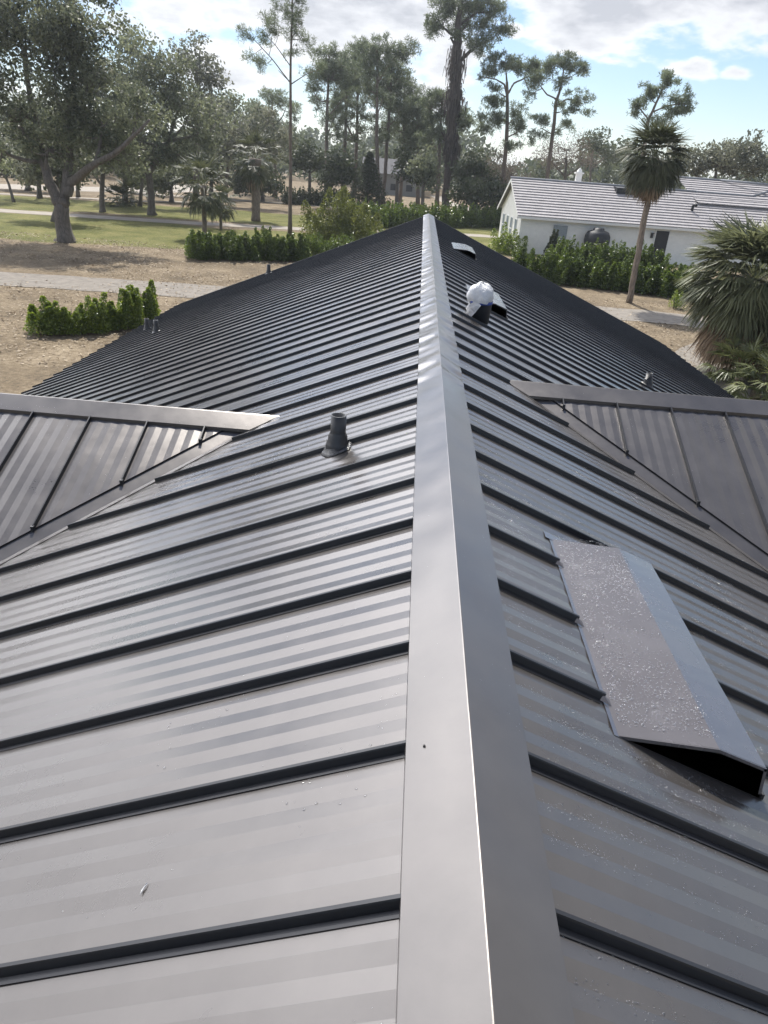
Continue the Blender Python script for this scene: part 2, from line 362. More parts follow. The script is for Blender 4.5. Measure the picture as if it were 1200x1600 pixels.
# ------------------------------------------------------------------ the roof under the camera
TH = 0.3942; T = math.tan(TH); CT, ST = math.cos(TH), math.sin(TH)
PW, Y0S, SH = .406, .903, .026
YN, YF = -3.2, 20.86
EX = 6.95
house = empty('house', (0, 8, 0), label='low house with charcoal standing seam metal roof seen from on top of its own ridge', cat='house')
def slope_pt(s, x, y, h=0.0):                # s = side (-1 left, +1 right), x = horizontal distance from the ridge
    return (s*(x+h*ST), y, ZR-x*T+h*CT)
APEX = {-1: (1.20, 4.82), 1: (.62, 5.40)}    # where each cross ridge meets the main slope
def profile(u0, u1, phase, rs, amp=.0032):
    """striated panel: returns u positions and heights"""
    us, hs = [], []
    k0 = math.floor((u0-phase)/PW)
    u = phase+k0*PW
    while u < u1:
        for j in range(9):
            uu = u+PW*(j+.5)/9
            if u0 <= uu <= u1: us.append(uu); hs.append((amp if j % 2 else 0)+rs.uniform(-.00018, .00018))
        u += PW
    return [u0]+us+[u1], [0]+hs+[0]
VENTS = [(1.566, 2.744), (8.77, 9.95), (14.6, 15.8)]
def main_slope(s):
    rs_ = random.Random(11+s)
    us, hs = profile(YN, YF, Y0S, rs_)
    mb = MB(); nxs = 30; xs_ = [EX*(i/nxs)**1.3 for i in range(nxs+1)]
    grid = []
    for u, h in zip(us, hs):
        for x in xs_:
            w = .0007*math.sin(x*3.1+u*1.7)+.0005*math.sin(x*7.3-u*4.1)
            grid.append(slope_pt(s, x, u, h+w))
    m = len(xs_); fs = []
    for i in range(len(us)-1):
        for j in range(m-1):
            q = (i*m+j, i*m+j+1, (i+1)*m+j+1, (i+1)*m+j)
            fs.append(q if s > 0 else q[::-1])
    mb.add(grid, fs)
    sl_ = mb.build('roof_slope', M_ROOF, house)
    # standing seams
    ax, ay = APEX[s]
    y = Y0S-PW*9
    while y < YF-.1:
        segs = []
        if y < ay: end = min(5.93-y, EX+.02)
        elif y-ay < EX-ax: end = ax+(y-ay)-.10
        else: end = EX+.02
        a = .10
        if s > 0:
            for v0, v1 in VENTS:
                if v0-.02 < y < v1+.02: segs.append((a, .447)); a = .93 if y > v0+.02 else .99
        if end > a: segs.append((a, end))
        sm = MB()
        for a, b in segs:
            def ring(x):
                return [slope_pt(s, x, y+dy, h) for dy, h in ((-.011, .0), (-.0085, .012), (-.0065, SH-.004), (-.0045, SH), (.0045, SH), (.0065, SH-.004), (.0085, .012), (.011, 0))]
            r0, r1 = ring(a), ring(b)
            if s > 0: sm.prism(r0, r1)
            else: sm.prism(r1, r0)
            # flat flange beside the seam
            f0 = [slope_pt(s, a+.004, y-.028, .0030), slope_pt(s, a+.004, y-.012, .0038), slope_pt(s, b-.004, y-.012, .0038), slope_pt(s, b-.004, y-.028, .0030)]
            sm.add(f0, [(0, 1, 2, 3) if s < 0 else (3, 2, 1, 0)])
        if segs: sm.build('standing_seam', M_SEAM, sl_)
        y += PW
    return sl_
for s in (-1, 1): main_slope(s)

def cross_slopes(s):
    ax, ay = APEX[s]; XE = 10.5; HW = EX-ax        # half width of the wing
    zr = ZR-ax*T
    def pt(x, d, h, front):                        # d = horizontal distance down the slope from the cross ridge
        return (s*x, ay-(d+h*ST) if front else ay+(d+h*ST), zr-d*T+h*CT)
    for front in (True, False):
        rs_ = random.Random(31+s+front)
        ph = {-1: 1.60, 1: .965}[s]
        off = .135 if front else .05
        us, hs = profile(ax+off, XE, ph, rs_)
        us2 = sorted(set(us+[ax+off+HW])); hd = dict(zip(us, hs))
        mb = MB(); n = 14; grid = []
        for u in us2:
            h = hd.get(u, 0.0)+.012
            dm = min(max(u-ax-off, .001), HW)
            for j in range(n+1):
                d = dm*j/n; grid.append(pt(u, d, h+.0006*math.sin(d*5+u*3), front))
        fs = []
        for i in range(len(us2)-1):
            for j in range(n):
                q = (i*(n+1)+j, i*(n+1)+j+1, (i+1)*(n+1)+j+1, (i+1)*(n+1)+j)
                flip = (s > 0) ^ front
                fs.append(q[::-1] if flip else q)
        mb.add(grid, fs)
        sl_ = mb.build('roof_slope', M_ROOF, house)
        # folded hem along the valley cut
        hm = MB(); a = pt(ax+off, .0, .016, front); 
        for k in range(30):
            u0 = ax+off+HW*k/30; u1 = ax+off+HW*(k+1)/30
            d0, d1 = u0-ax-off, u1-ax-off
            hm.add([pt(u0, d0, .016, front), pt(u1, d1, .016, front), pt(u1, d1+.004, -.012, front), pt(u0, d0+.004, -.012, front)], [(0, 1, 2, 3), (3, 2, 1, 0)] if False else [(0, 1, 2, 3)])
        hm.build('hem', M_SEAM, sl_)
        x = ph
        while x < XE-.1:
            d1 = min(x-ax-off-.01, HW+.02)
            if d1 > .15:
                sm = MB()
                def ring(d): return [pt(x+dx, d, h+.010, front) for dx, h in ((-.010, 0), (-.006, SH-.006), (-.004, SH), (.004, SH), (.006, SH-.006), (.010, 0))]
                r0, r1 = ring(.128), ring(d1)
                sm.prism(r0, r1)
                sm.obox(pt(x, d1+.006, .018, front), (.009, 0, 0), (0, .012, 0), (0, 0, .018))
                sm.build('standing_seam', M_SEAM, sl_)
            x += PW
        # valley flashing
        vf = MB()
        if front:
            L = [(ax+HW*k/20) for k in range(21)]
            rows = []
            for u in L:
                d = u-ax
                pm = slope_pt(s, u-.045, ay-d-.045, .006)         # on the main slope
                pmm = slope_pt(s, u-.0, ay-d, .003)
                pc = pt(u+.075, d-.075 if d > .075 else 0, .006, True)
                rows.append((pm, pmm, pc))
            vs_ = [p for r in rows for p in r]
            fs = []
            for i in range(20):
                for j in range(2):
                    q = (i*3+j, i*3+j+1, (i+1)*3+j+1, (i+1)*3+j); fs.append(q if s > 0 else q[::-1])
            vf.add(vs_, fs)
            # turned-up edge of the valley pan on the main slope
            for i in range(20):
                a0, a1 = rows[i][0], rows[i+1][0]
                up = np.array([s*ST, 0, CT])*.012
                vf.add([a0, a1, np.array(a1)-up, np.array(a0)-up], [(0, 1, 2, 3)])
            vf.build('valley_flashing', M_CAP, house)
    # cap over the cross ridge
    cp = MB(); w, hh = .146, .034
    N_ = 60; rows = []
    for k in range(N_+1):
        x = ax+(XE-ax)*k/N_
        xc = x if k else ax-.10; xe = x if k else ax+.085
        r = [(s*xe, ay-w*CT-hh*ST, zr-w*ST+hh*CT-.022), (s*xe, ay-w*CT-hh*ST, zr-w*ST+hh*CT), (s*(xc+.01), ay-.008, zr+.041), (s*xc, ay, zr+.0435), (s*(xc+.01), ay+.008, zr+.041),
             (s*xe, ay+w*CT+hh*ST, zr-w*ST+hh*CT), (s*xe, ay+w*CT+hh*ST, zr-w*ST+hh*CT-.022)]
        rows.append(r)
    fs = []
    for i in range(N_):
        for j in range(6):
            q = (i*7+j, i*7+j+1, (i+1)*7+j+1, (i+1)*7+j); fs.append(q[::-1] if s > 0 else q)
    cp.add([p for r in rows for p in r], fs)
    cp.add(rows[0], [(0, 1, 2, 3, 4, 5, 6)])
    cp.build('ridge_cap', M_CAP, house)
for s in (-1, 1): cross_slopes(s)

# ridge cap of the main roof, in lapped lengths, buckled where it crosses the seams
def cap_piece(y0, y1, lift, seed):
    r_ = random.Random(seed); mb = MB(); n = int((y1-y0)/.02); w, hh = .1465, SH+.004
    wr = 0.0 if y0 < 4 else .006
    rows = []
    lift0 = lift
    def wob(s, t, y):
        if wr == 0: return .0006*math.sin(y*9+t*3)+.0004*math.sin(y*23)
        a = math.sin(y*2*math.pi/PW+s*.8+t*1.2+.6*math.sin(y*2.7))+.6*math.sin(y*2*math.pi/.27+t*2.5+s)+.35*math.sin(y*37+s*2)
        return wr*a*(.35+.65*t)
    for i in range(n+1):
        y = y0+(y1-y0)*i/n; r = []; lift = .0026*i/n
        r.append((-(w*CT+hh*ST)-.001, y, ZR-w*ST+hh*CT-.024+lift))
        for t in (1, .8, .6, .4, .2):
            x = (w*CT+hh*ST)*t; h = wob(-1, t, y); z = ZR+.038-(x)*(.038+w*ST-hh*CT)/(w*CT+hh*ST)
            r.append((-x, y, z+h+lift))
        r += [(-.0025, y, ZR+.0375+lift+wob(0, .1, y)*.5), (0, y, ZR+.0382+lift+wob(0, .1, y)*.5), (.0025, y, ZR+.0375+lift+wob(0, .1, y)*.5)]
        for t in (.2, .4, .6, .8, 1):
            x = (w*CT+hh*ST)*t; h = wob(1, t, y); z = ZR+.038-(x)*(.038+w*ST-hh*CT)/(w*CT+hh*ST)
            r.append((x, y, z+h+lift))
        r.append(((w*CT+hh*ST)+.001, y, ZR-w*ST+hh*CT-.024+lift))
        rows.append(r)
    m = len(rows[0]); fs = []
    for i in range(n):
        for j in range(m-1): fs.append((i*m+j, i*m+j+1, (i+1)*m+j+1, (i+1)*m+j))
    mb.add([p for r in rows for p in r], fs, True)
    e = rows[-1]; mb.add([*e, *[(p[0], p[1], p[2]-.0022) for p in e]], [(j, j+1, m+j+1, m+j) for j in range(m-1)])
    o = mb.build('ridge_cap', M_CAP, house)
    me = o.data
    try: me.set_sharp_from_angle(angle=math.radians(6))
    except Exception: pass
    return o
LAP = 1.30
ycut = [YN, LAP]
while ycut[-1] < YF: ycut.append(min(ycut[-1]+3.05, YF))
for i in range(len(ycut)-1):
    cap_piece(ycut[i], min(ycut[i+1]+.05, YF+.02), .0 if i % 2 == 0 else .0025, i)
scr = MB()
for (sx, yy) in ((-1, LAP-.03),):
    x = .105; z = ZR+.038-x*.42+.004; scr.lathe((sx*x, yy, z-.004), [(0, .005), (.002, .0046), (.003, .003), (.0035, 0)], 10)
scr.build('rivet', M_CAP, house)

# eaves, walls beneath
fa = MB()
for s in (-1, 1):
    x = EX-.03
    fa.obox((s*x, (YN+YF)/2, ZR-x*T-.11), (.015, 0, 0), (0, (YF-YN)/2-.02, 0), (0, 0, .09))
fa.build('fascia', M_SEAM, house)
rk = MB()
for s in (-1, 1):
    rk.add([slope_pt(s, 0, YF+.01, .012), slope_pt(s, EX, YF+.01, .012), slope_pt(s, EX, YF+.01, -.16), slope_pt(s, 0, YF+.01, -.16),
            slope_pt(s, 0, YF-.06, .010), slope_pt(s, EX, YF-.06, .010)], [(0, 1, 2, 3), (3, 2, 1, 0), (0, 4, 5, 1), (1, 5, 4, 0)])
rk.build('rake_trim', M_SEAM, house)
wl = MB(); wl.box((-EX+.6, YN+.5, 0), (EX-.6, YF-.4, ZR-(EX-.6)*T-.06))
wl.add([(-EX+.6, YF-.4, ZR-(EX-.6)*T-.06), (EX-.6, YF-.4, ZR-(EX-.6)*T-.06), (0, YF-.4, ZR-.08)], [(0, 1, 2), (2, 1, 0)])
wl.box((-9.9, -.3, 0), (-EX+.6, 9.9, 2.5)); wl.box((EX-.6, -.3, 0), (9.9, 10.9, 2.5))
wl.build('wall', M_WALLH, house)

# roof pipes
def pipe(s, x, y, h, r, label, seal=True):
    z = ZR-x*T; c = np.array([s*x, y, z])
    mb = MB()
    mb.lathe(c, [(r*1.55, -.02), (r*1.55, .03), (r*1.45, .045), (r*1.28, .06), (r*1.24, .085), (r*1.06, .10), (r, h*.55), (r, h), (r*.86, h), (r*.84, h*.3), (0, h*.3)], 28)
    p = mb.build('vent_pipe', M_PIPE, house); p['label'] = label
    fl = MB(); n = 28; nrm = np.array([s*ST, 0, CT]); a = np.array([0, 1.0, 0]); b = np.cross(nrm, a)
    for k, (rr, hh) in enumerate(((r*2.0, .006), (r*1.5, .022))): pass
    rings = []
    for rr, hh in ((r*2.15, .002), (r*2.0, .010), (r*1.85, .013), (r*1.7, .010), (r*1.5, .030), (r*1.2, .034)):
        rings.append([c+nrm*(hh+.004)+rr*(1+.05*math.sin(5*q*2*math.pi/n))*(math.cos(2*math.pi*q/n)*a+math.sin(2*math.pi*q/n)*b) for q in range(n)])
    fs = [(i*n+q, i*n+(q+1) % n, (i+1)*n+(q+1) % n, (i+1)*n+q) for i in range(len(rings)-1) for q in range(n)]
    fl.add([v for r_ in rings for v in r_], fs, True)
    fl.build('pipe_boot', M_SEAL if seal else M_PIPE, p)
    return p
pipe(-1, .571, 3.70, .205, .043, 'dark vent pipe with a rubber boot, left of the main ridge')
pipe(1, 3.06, 9.68, .17, .045, 'dark vent pipe on the far right slope behind the right cross ridge', False)
pipe(-1, 5.49, 14.7, .24, .05, 'dark vent pipe by the left eave', False)
pipe(-1, 6.2, 16.1, .24, .05, 'dark vent pipe nearest the left eave in front of the green shrubs', False)
pipe(-1, 4.25, 20.3, .24, .05, 'small dark vent pipe at the far left edge of the roof', False)

# hooded off-ridge vents
PROF = [(.457, -.188), (.755, -.206), (.905, -.262), (.917, -.36)]
def hood(v0, v1, label):
    mb = MB(); th = .004
    def loop(y, d=0.0): return [(x, y, ZR+z) for x, z in PROF]
    n = 14; rows = []
    for k in range(n+1):
        y = v0+(v1-v0)*k/n
        ins = 0
        rows.append([(x, y, ZR+z+(.0012*math.sin(y*9+i*2) if i in (1, 2) else 0)) for i, (x, z) in enumerate(PROF)])
    vs_ = [p for r in rows for p in r]
    fs = [(i*4+j, i*4+j+1, (i+1)*4+j+1, (i+1)*4+j) for i in range(n) for j in range(3)]
    mb.add(vs_, fs)
    o = mb.build('roof_vent', M_HOOD, house); o['label'] = label
    en = MB()
    for y in (v0+.004, v1-.004):
        p = [(x, y, ZR+z) for x, z in PROF]
        zb = [(x, y, ZR-x*T-.02) for x, z in PROF]
        en.add(p+zb, [(0, 1, 5, 4), (1, 2, 6, 5), (2, 3, 7, 6), (4, 5, 1, 0), (5, 6, 2, 1), (6, 7, 3, 2)])
    # lip of the opening and a fold line
    en.obox((.925, (v0+v1)/2, ZR-.372), (.004, 0, 0), (0, (v1-v0)/2, 0), (0, 0, .010))
    en.build('shaded_end_panel', M_BLACK, o)  # near-black sheets paint the shade of the hood's opening
    li = MB()
    for (xa, za), (xb, zb) in zip(PROF[:3], PROF[1:4]):
        q0, q1 = np.array((xa, v0-.001, ZR+za)), np.array((xb, v0-.001, ZR+zb)); dn = np.array((0, 0, -.011)) if xb < .91 else np.array((-.009, 0, 0))
        li.add([q0, q1, q1+dn, q0+dn], [(0, 3, 2, 1), (0, 1, 2, 3)] if False else [(0, 3, 2, 1)])
    li.build('folded_lip', M_HOOD, o)
    fl = MB()                                       # flange on the roof, notched at the seams
    y = v0-.03
    ptsu = []
    a = .436
    fl.add([slope_pt(1, .448, v0-.004, .004), slope_pt(1, .475, v0-.004, .004), slope_pt(1, .475, v1+.02, .004), slope_pt(1, .448, v1+.02, .004)], [(0, 1, 2, 3)])
    fl.add([slope_pt(1, .43, v1-.01, .0055), slope_pt(1, .99, v1-.01, .0055), slope_pt(1, .95, v1+.035, .0055), slope_pt(1, .43, v1+.05, .0055)], [(0, 1, 2, 3)])
    fl.build('flange', M_HOOD, o)
    # little folded tabs where each seam is cut
    yy = Y0S
    while yy < YF:
        if v0-.02 < yy < v1+.02:
            tri = MB(); tri.add([slope_pt(1, .437, yy-.014, .004), slope_pt(1, .470, yy-.026, .008), slope_pt(1, .462, yy-.008, .016), slope_pt(1, .440, yy-.006, .020)], [(0, 1, 2, 3), (3, 2, 1, 0)]); tri.build('seam_tab', M_HOOD, o)
        yy += PW
    return o
hood(*VENTS[0], 'large wet grey hooded vent nearest the camera, right of the ridge')
hood(*VENTS[1], 'hooded vent behind the duct, right of the ridge')
hood(*VENTS[2], 'farthest hooded vent, near the far end of the ridge')

# roof duct wrapped in a plastic bag, modelled as a tapered drum
bx_, by_ = .485, 7.67; bz = ZR-bx_*T
bk = empty('duct', (bx_, by_, bz), label='dark duct with a white plastic bag bulging over its top, on the right roof slope', cat='duct')
mb = MB(); mb.lathe((bx_, by_, bz-.03), [(0, 0), (.105, 0), (.118, .22), (.122, .225), (.118, .23), (.10, .23)], 26)
mb.build('duct_body', M_DUCT, bk)
mb = MB(); mb.lathe((bx_, by_, bz+.165), [(.1185, 0), (.1225, .004), (.1235, .028), (.1195, .032)], 26); mb.build('blue_band', M_BLUE, bk)
def lumpy(c, rad, n=28, m=16, amp=.08, seed=0, zmin=-.3):
    r_ = random.Random(seed); ph = [r_.uniform(0, 6.28) for _ in range(8)]; vs_ = []; fs = []
    for i in range(m+1):
        th = math.pi*i/m*.62
        for k in range(n):
            a = 2*math.pi*k/n
            w = 1+amp*(math.sin(3*a+ph[0]+th*2)*.5+math.sin(7*a+ph[1]-th*5)*.3+.35*math.sin(11*a+ph[2]+th*3)*math.sin(th*4+ph[3]))
            vs_.append((c[0]+rad[0]*w*math.sin(th)*math.cos(a), c[1]+rad[1]*w*math.sin(th)*math.sin(a), c[2]+rad[2]*w*math.cos(th)))
    for i in range(m):
        for k in range(n): fs.append((i*n+k, (i+1)*n+k, (i+1)*n+(k+1) % n, i*n+(k+1) % n))
    b = MB(); b.add(vs_, fs, True); return b
b = lumpy((bx_-.01, by_, bz+.235), (.135, .135, .135), seed=4, amp=.15); b.build('plastic_bag', M_BAG, bk)
mb = MB(); vs_ = []; fs = []; nn = 12
for i in range(nn+1):                                # loose flap of plastic down the left side
    t = i/nn
    for j in range(7):
        a = math.pi*(.86+.62*j/6*(1-.55*t)); rr = .128+.012*math.sin(j*2.3+i*1.1)+.006*math.sin(i*2.7)
        vs_.append((bx_+rr*math.cos(a)-.02*t, by_+rr*math.sin(a), bz+.18-.24*t+.02*math.sin(j*1.7)))
for i in range(nn):
    for j in range(6): fs.append((i*7+j, i*7+j+1, (i+1)*7+j+1, (i+1)*7+j))
mb.add(vs_, fs, True); mb.build('plastic_flap', M_BAG, bk)

# scrap of torn white film on the left slope
sc = MB(); q = [(0, 0), (.012, .018), (.020, .034), (.030, .040), (.024, .026), (.016, .012), (.010, -.016), (.002, -.028)]
def lp(px, py, h=0.0):
    r = FW + (px-600)/FPX*RT - (py-800)/FPX*UP; nrm = np.array([-ST, 0, CT]); o = np.array([0, 0, ZR])+nrm*h
    return CAM+r*((o-CAM)@nrm)/(r@nrm)
p0 = lp(221, 1392, .003)
sc.add([(p0[0]+a*.34, p0[1]+b*.42, p0[2]+a*.34*T+.002+.002*(i % 3)) for i, (a, b) in enumerate(q)], [tuple(range(8))])
tag(sc.build('film_scrap', M_BAG), 'tiny torn scrap of white film lying on the left roof slope', 'scrap')

# ------------------------------------------------------------------ water beads
def beads():
    rs = np.random.RandomState(8); P = []; Nn = []; Rr = []
    def cl(X, Y, s, seed): return smooth_noise(X, Y, s, seed)
    def area(fn, x0, x1, y0, y1, n, thr, seed, r0, r1, nrm, ok=None, sc=.38, ay_=3.2):
        X = rs.uniform(x0, x1, n); Y = rs.uniform(y0, y1, n)
        v = cl(X*1.0, Y*ay_, sc, seed)+rs.normal(0, .35, n)
        k = v > thr
        if ok is not None: k &= ok(X, Y)
        for x, y in zip(X[k], Y[k]): P.append(fn(x, y)); Nn.append(nrm); Rr.append(r0+(r1-r0)*rs.rand()**3)
    nR = (ST, 0, CT); nL = (-ST, 0, CT)
    vent = lambda X, Y: ~((X > .42) & (X < 1.0) & (Y > 1.55) & (Y < 2.85))
    valley = lambda X, Y: (X+Y < 5.95)
    area(lambda x, y: slope_pt(1, x, y, .0008), .16, 1.6, .4, 3.4, 90000, .0, 1, .0010, .0030, nR, lambda X, Y: vent(X, Y))
    area(lambda x, y: slope_pt(1, x, y, .0008), .2, 3.6, 1.2, 5.8, 60000, .2, 2, .0014, .0036, nR, lambda X, Y: vent(X, Y) & valley(X, Y))
    area(lambda x, y: slope_pt(-1, x, y, .0008), .16, 2.4, .5, 4.4, 34000, .75, 3, .0011, .0036, nL, valley)
    area(lambda x, y: slope_pt(-1, x, y, .0008), .3, 5.5, 4.5, 12, 16000, .8, 4, .0016, .0038, nL, lambda X, Y: (Y > 6.2+X*.9))
    # hood
    def hp(x, y):
        zz = np.interp(x, [p[0] for p in PROF], [p[1] for p in PROF]); return (x, y, ZR+zz+.0003)
    sl1 = (PROF[1][1]-PROF[0][1])/(PROF[1][0]-PROF[0][0]); sl2 = (PROF[2][1]-PROF[1][1])/(PROF[2][0]-PROF[1][0])
    area(hp, .48, .775, 1.61, 2.78, 4600, -.45, 5, .0014, .0042, (-sl1, 0, 1), None, .5, 1.0)
    area(hp, .50, .775, 1.61, 2.78, 60, -.9, 6, .004, .0065, (-sl1, 0, 1), None, .5, 1.0)
    area(hp, .785, .915, 1.61, 2.78, 700, -.1, 7, .001, .0026, (-sl2, 0, 1))
    # cap right side and cross slopes
    capz = lambda x: ZR+.038-x*(.038+.1465*ST-.030*CT)/(.1465*CT+.030*ST)
    area(lambda x, y: (x, y, capz(x)+.0004), .03, .138, .5, 3.6, 2600, .35, 9, .0006, .0018, nR)
    area(lambda x, y: (-x, y, capz(x)+.0004), .01, .138, .9, 3.2, 500, .8, 10, .0005, .0014, nL)
    for s, nb_ in ((-1, 22000), (1, 26000)):
        ax, ay = APEX[s]; zr = ZR-ax*T
        def cf(x, d, s=s, ax=ax, ay=ay, zr=zr): h = .0135; return (s*x, ay-(d+h*ST), zr-d*T+h*CT)
        area(cf, ax, ax+3.2, .15, 2.6, nb_, .5, 12+s, .001, .0028, (0, -ST, CT), lambda X, Y, ax=ax: Y < X-ax-.12)
        w, hh = .146, .034
        def ck(x, d, s=s, ay=ay, zr=zr):
            f = d/(w*CT+hh*ST); return (s*x, ay-d, zr+.041-f*(.041+w*ST-hh*CT)+.0004)
        area(ck, ax+.05, ax+2.6, .02, .14, 900, .4, 15+s, .001, .0024, (0, -ST, CT))
    P = np.array(P); Nn = np.array(Nn, float); Nn /= np.linalg.norm(Nn, axis=1)[:, None]; Rr = np.array(Rr)
    n = len(P); k = 6
    A = np.cross(Nn, np.array([0.0, 1, 0.02])); A /= np.linalg.norm(A, axis=1)[:, None]; B = np.cross(Nn, A)
    sx = rs.uniform(.85, 1.25, n)
    V = []; 
    for rr, h in ((1.0, 0.0), (.78, .42)):
        for q in range(k):
            a = 2*math.pi*q/k; V.append(P+(Rr*rr)[:, None]*(A*(math.cos(a)*sx)[:, None]+B*math.sin(a))+Nn*(Rr*h)[:, None])
    V.append(P+Nn*(Rr*.62)[:, None])
    V = np.stack(V, 1)                                # n, 13, 3
    tri = []
    for q in range(k):
        a, b_ = q, (q+1) % k
        tri += [(a, b_, k+b_), (a, k+b_, k+a), (k+a, k+b_, 2*k)]
    tri = np.array(tri); F = (np.arange(n)*13)[:, None, None]+tri[None]
    F = F.reshape(-1, 3)
    me = bpy.data.meshes.new('water_beads')
    me.vertices.add(n*13); me.vertices.foreach_set('co', V.astype(np.float32).reshape(-1))
    me.loops.add(len(F)*3); me.loops.foreach_set('vertex_index', F.astype(np.int32).reshape(-1))
    me.polygons.add(len(F)); me.polygons.foreach_set('loop_start', np.arange(0, len(F)*3, 3, dtype=np.int32))
    me.update(calc_edges=True); me.polygons.foreach_set('use_smooth', np.ones(len(F), bool))
    m, nt, b = mat_new('water'); gl = N(nt, 'ShaderNodeBsdfGlossy'); gl.inputs['Roughness'].default_value = .09; gl.inputs['Color'].default_value = (1, 1, 1, 1)
    tp = N(nt, 'ShaderNodeBsdfTransparent'); fr = N(nt, 'ShaderNodeFresnel'); fr.inputs[0].default_value = 1.45
    ms = N(nt, 'ShaderNodeMixShader'); nt.links.new(math_(nt, 'MULTIPLY_ADD', fr.outputs[0], 1.5, .05, clamp=True), ms.inputs[0]); nt.links.new(tp.outputs[0], ms.inputs[1]); nt.links.new(gl.outputs[0], ms.inputs[2])
    nt.links.new(ms.outputs[0], nt.nodes['Material Output'].inputs['Surface'])
    o = link('water_beads', me, m); tag(o, 'fine beads of water scattered over the metal roof', 'water', kind='stuff')
    print('beads', n)
beads()

# ------------------------------------------------------------------ leaf clouds
def rand_quads(rs, C, size, asp=.6, droop=0.0):
    n = len(C); a = rs.normal(size=(n, 3)); a[:, 2] -= droop; a /= np.linalg.norm(a, axis=1)[:, None]
    b = rs.normal(size=(n, 3)); b -= (b*a).sum(1)[:, None]*a; b /= np.linalg.norm(b, axis=1)[:, None]
    s = (size*rs.uniform(.6, 1.35, n))[:, None]
    return np.stack([C-a*s, C-b*s*asp*.9+a*s*.05, C+a*s, C+b*s*asp*.9], 1)
def needle_quads(rs, C, length, width, per):
    n = len(C)*per; c = np.repeat(C, per, 0); a = rs.normal(size=(n, 3)); a[:, 2] += .35; a /= np.linalg.norm(a, axis=1)[:, None]
    b = rs.normal(size=(n, 3)); b -= (b*a).sum(1)[:, None]*a; b /= np.linalg.norm(b, axis=1)[:, None]
    L = (length*rs.uniform(.6, 1.2, n))[:, None]; w = width
    e = c+a*L
    return np.stack([c-b*w*.3, c+a*L*.5-b*w, e, c+a*L*.5+b*w], 1)
def blob_points(rs, n, c, r, hollow=.25):
    p = rs.normal(size=(n, 3)); p /= np.linalg.norm(p, axis=1)[:, None]
    return np.array(c)+p*(rs.rand(n)**.45)[:, None]*np.array(r)
def curve(a, b, sag, rs, n=5):
    a = np.array(a, float); b = np.array(b, float); L = np.linalg.norm(b-a); out = []
    w = rs.normal(size=3)*L*.07
    for i in range(n+1):
        t = i/n; out.append(a+(b-a)*t+w*math.sin(math.pi*t)+np.array([0, 0, sag*L])*math.sin(math.pi*t))
    return out
def make_tree(name, label, cat, group, Y, trunks, blobs, style='leaf', leaf=None, barkm=None, lsize=.16, per=120, cl_r=.8, seed=1, clusters=1.0, depth=.9, limbs=True, tuft=(.5, .035, 10), extra=None, limb_r=.10, density=1.0):
    """trunks: lists of (px,py,radius_m[,dy]); blobs: (px,py,rx,ry,count) in photo pixels at depth Y"""
    rs = np.random.RandomState(seed); m = mpp(Y)
    base = W(trunks[0][0][0], trunks[0][0][1], Y)
    r = empty(name, (base[0], Y, max(base[2], 0)), label=label, cat=cat, group=group)
    tb = MB(); nodes = []
    for tr in trunks:
        pts = [W(p[0], p[1], Y)+np.array([0, (p[3] if len(p) > 3 else 0), 0]) for p in tr]; rad = [p[2] for p in tr]
        if tr is trunks[0]: pts[0] = np.array([pts[0][0], pts[0][1], -.15])
        # refine
        P = []; Rd = []
        for i in range(len(pts)-1):
            for k in range(4):
                t = k/4; P.append(pts[i]*(1-t)+pts[i+1]*t+rs.normal(size=3)*rad[i]*.12*(i+k > 0)); Rd.append(rad[i]*(1-t)+rad[i+1]*t)
        P.append(pts[-1]); Rd.append(rad[-1])
        if tr is trunks[0]: Rd[0] *= 1.45; Rd[1] *= 1.1
        tb.tube(P, Rd, 9); nodes += list(zip(P[len(P)//3:], Rd[len(P)//3:]))
    NP = np.array([p for p, _ in nodes]); NR = np.array([q for _, q in nodes])
    Q = []; TI = []; cents = []
    for (px, py, rx, ry, cnt) in blobs:
        c = W(px, py, Y); R_ = (rx*m, rx*m*depth, ry*m)
        cs = blob_points(rs, max(1, int(cnt*clusters)), c, R_)
        if limbs:
            k = np.argmin(np.linalg.norm(NP-(c+np.array([0, 0, -R_[2]*.8])), axis=1)); a = NP[k]
            lc = curve(a, c, -.05, rs, 6); r0 = min(NR[k]*.8, limb_r*(1+rx*m/3)); tb.tube(lc, np.linspace(r0, r0*.3, 7), 6)
            LN = np.array(lc[2:]); 
            for q in cs:
                kk = np.argmin(np.linalg.norm(LN-q, axis=1)); tb.tube(curve(LN[kk], q, -.06, rs, 3), np.linspace(r0*.28, r0*.08, 4), 4, False)
        cents.append(cs)
    cents = np.concatenate(cents)
    cents = cents[cents[:, 2] > .3]
    for c in cents:
        bt = rs.uniform(.0, 1.0)
        if style == 'leaf':
            n = int(per*rs.uniform(.5, 1.3)); p = blob_points(rs, n, c, (cl_r, cl_r, cl_r*.75)*np.array(rs.uniform(.7, 1.3, 3)))
            Q.append(rand_quads(rs, p, lsize)); TI.append(np.clip(bt*.6+rs.uniform(-.2, .5, n), 0, 1))
        else:
            n = int(per*rs.uniform(.5, 1.3)); p = blob_points(rs, n, c, (cl_r, cl_r, cl_r*.6)*np.array(rs.uniform(.7, 1.3, 3)))
            q = needle_quads(rs, p, tuft[0], tuft[1], tuft[2]); Q.append(q); TI.append(np.clip(bt*.6+rs.uniform(-.2, .5, len(q)), 0, 1))
    tb.build('trunk', barkm or M_BARK, r)
    Q = np.concatenate(Q); TI = np.concatenate(TI)
    Q[:, :, 2] = np.maximum(Q[:, :, 2], .02)
    quads_mesh('crown', Q, TI, leaf, r)
    return r
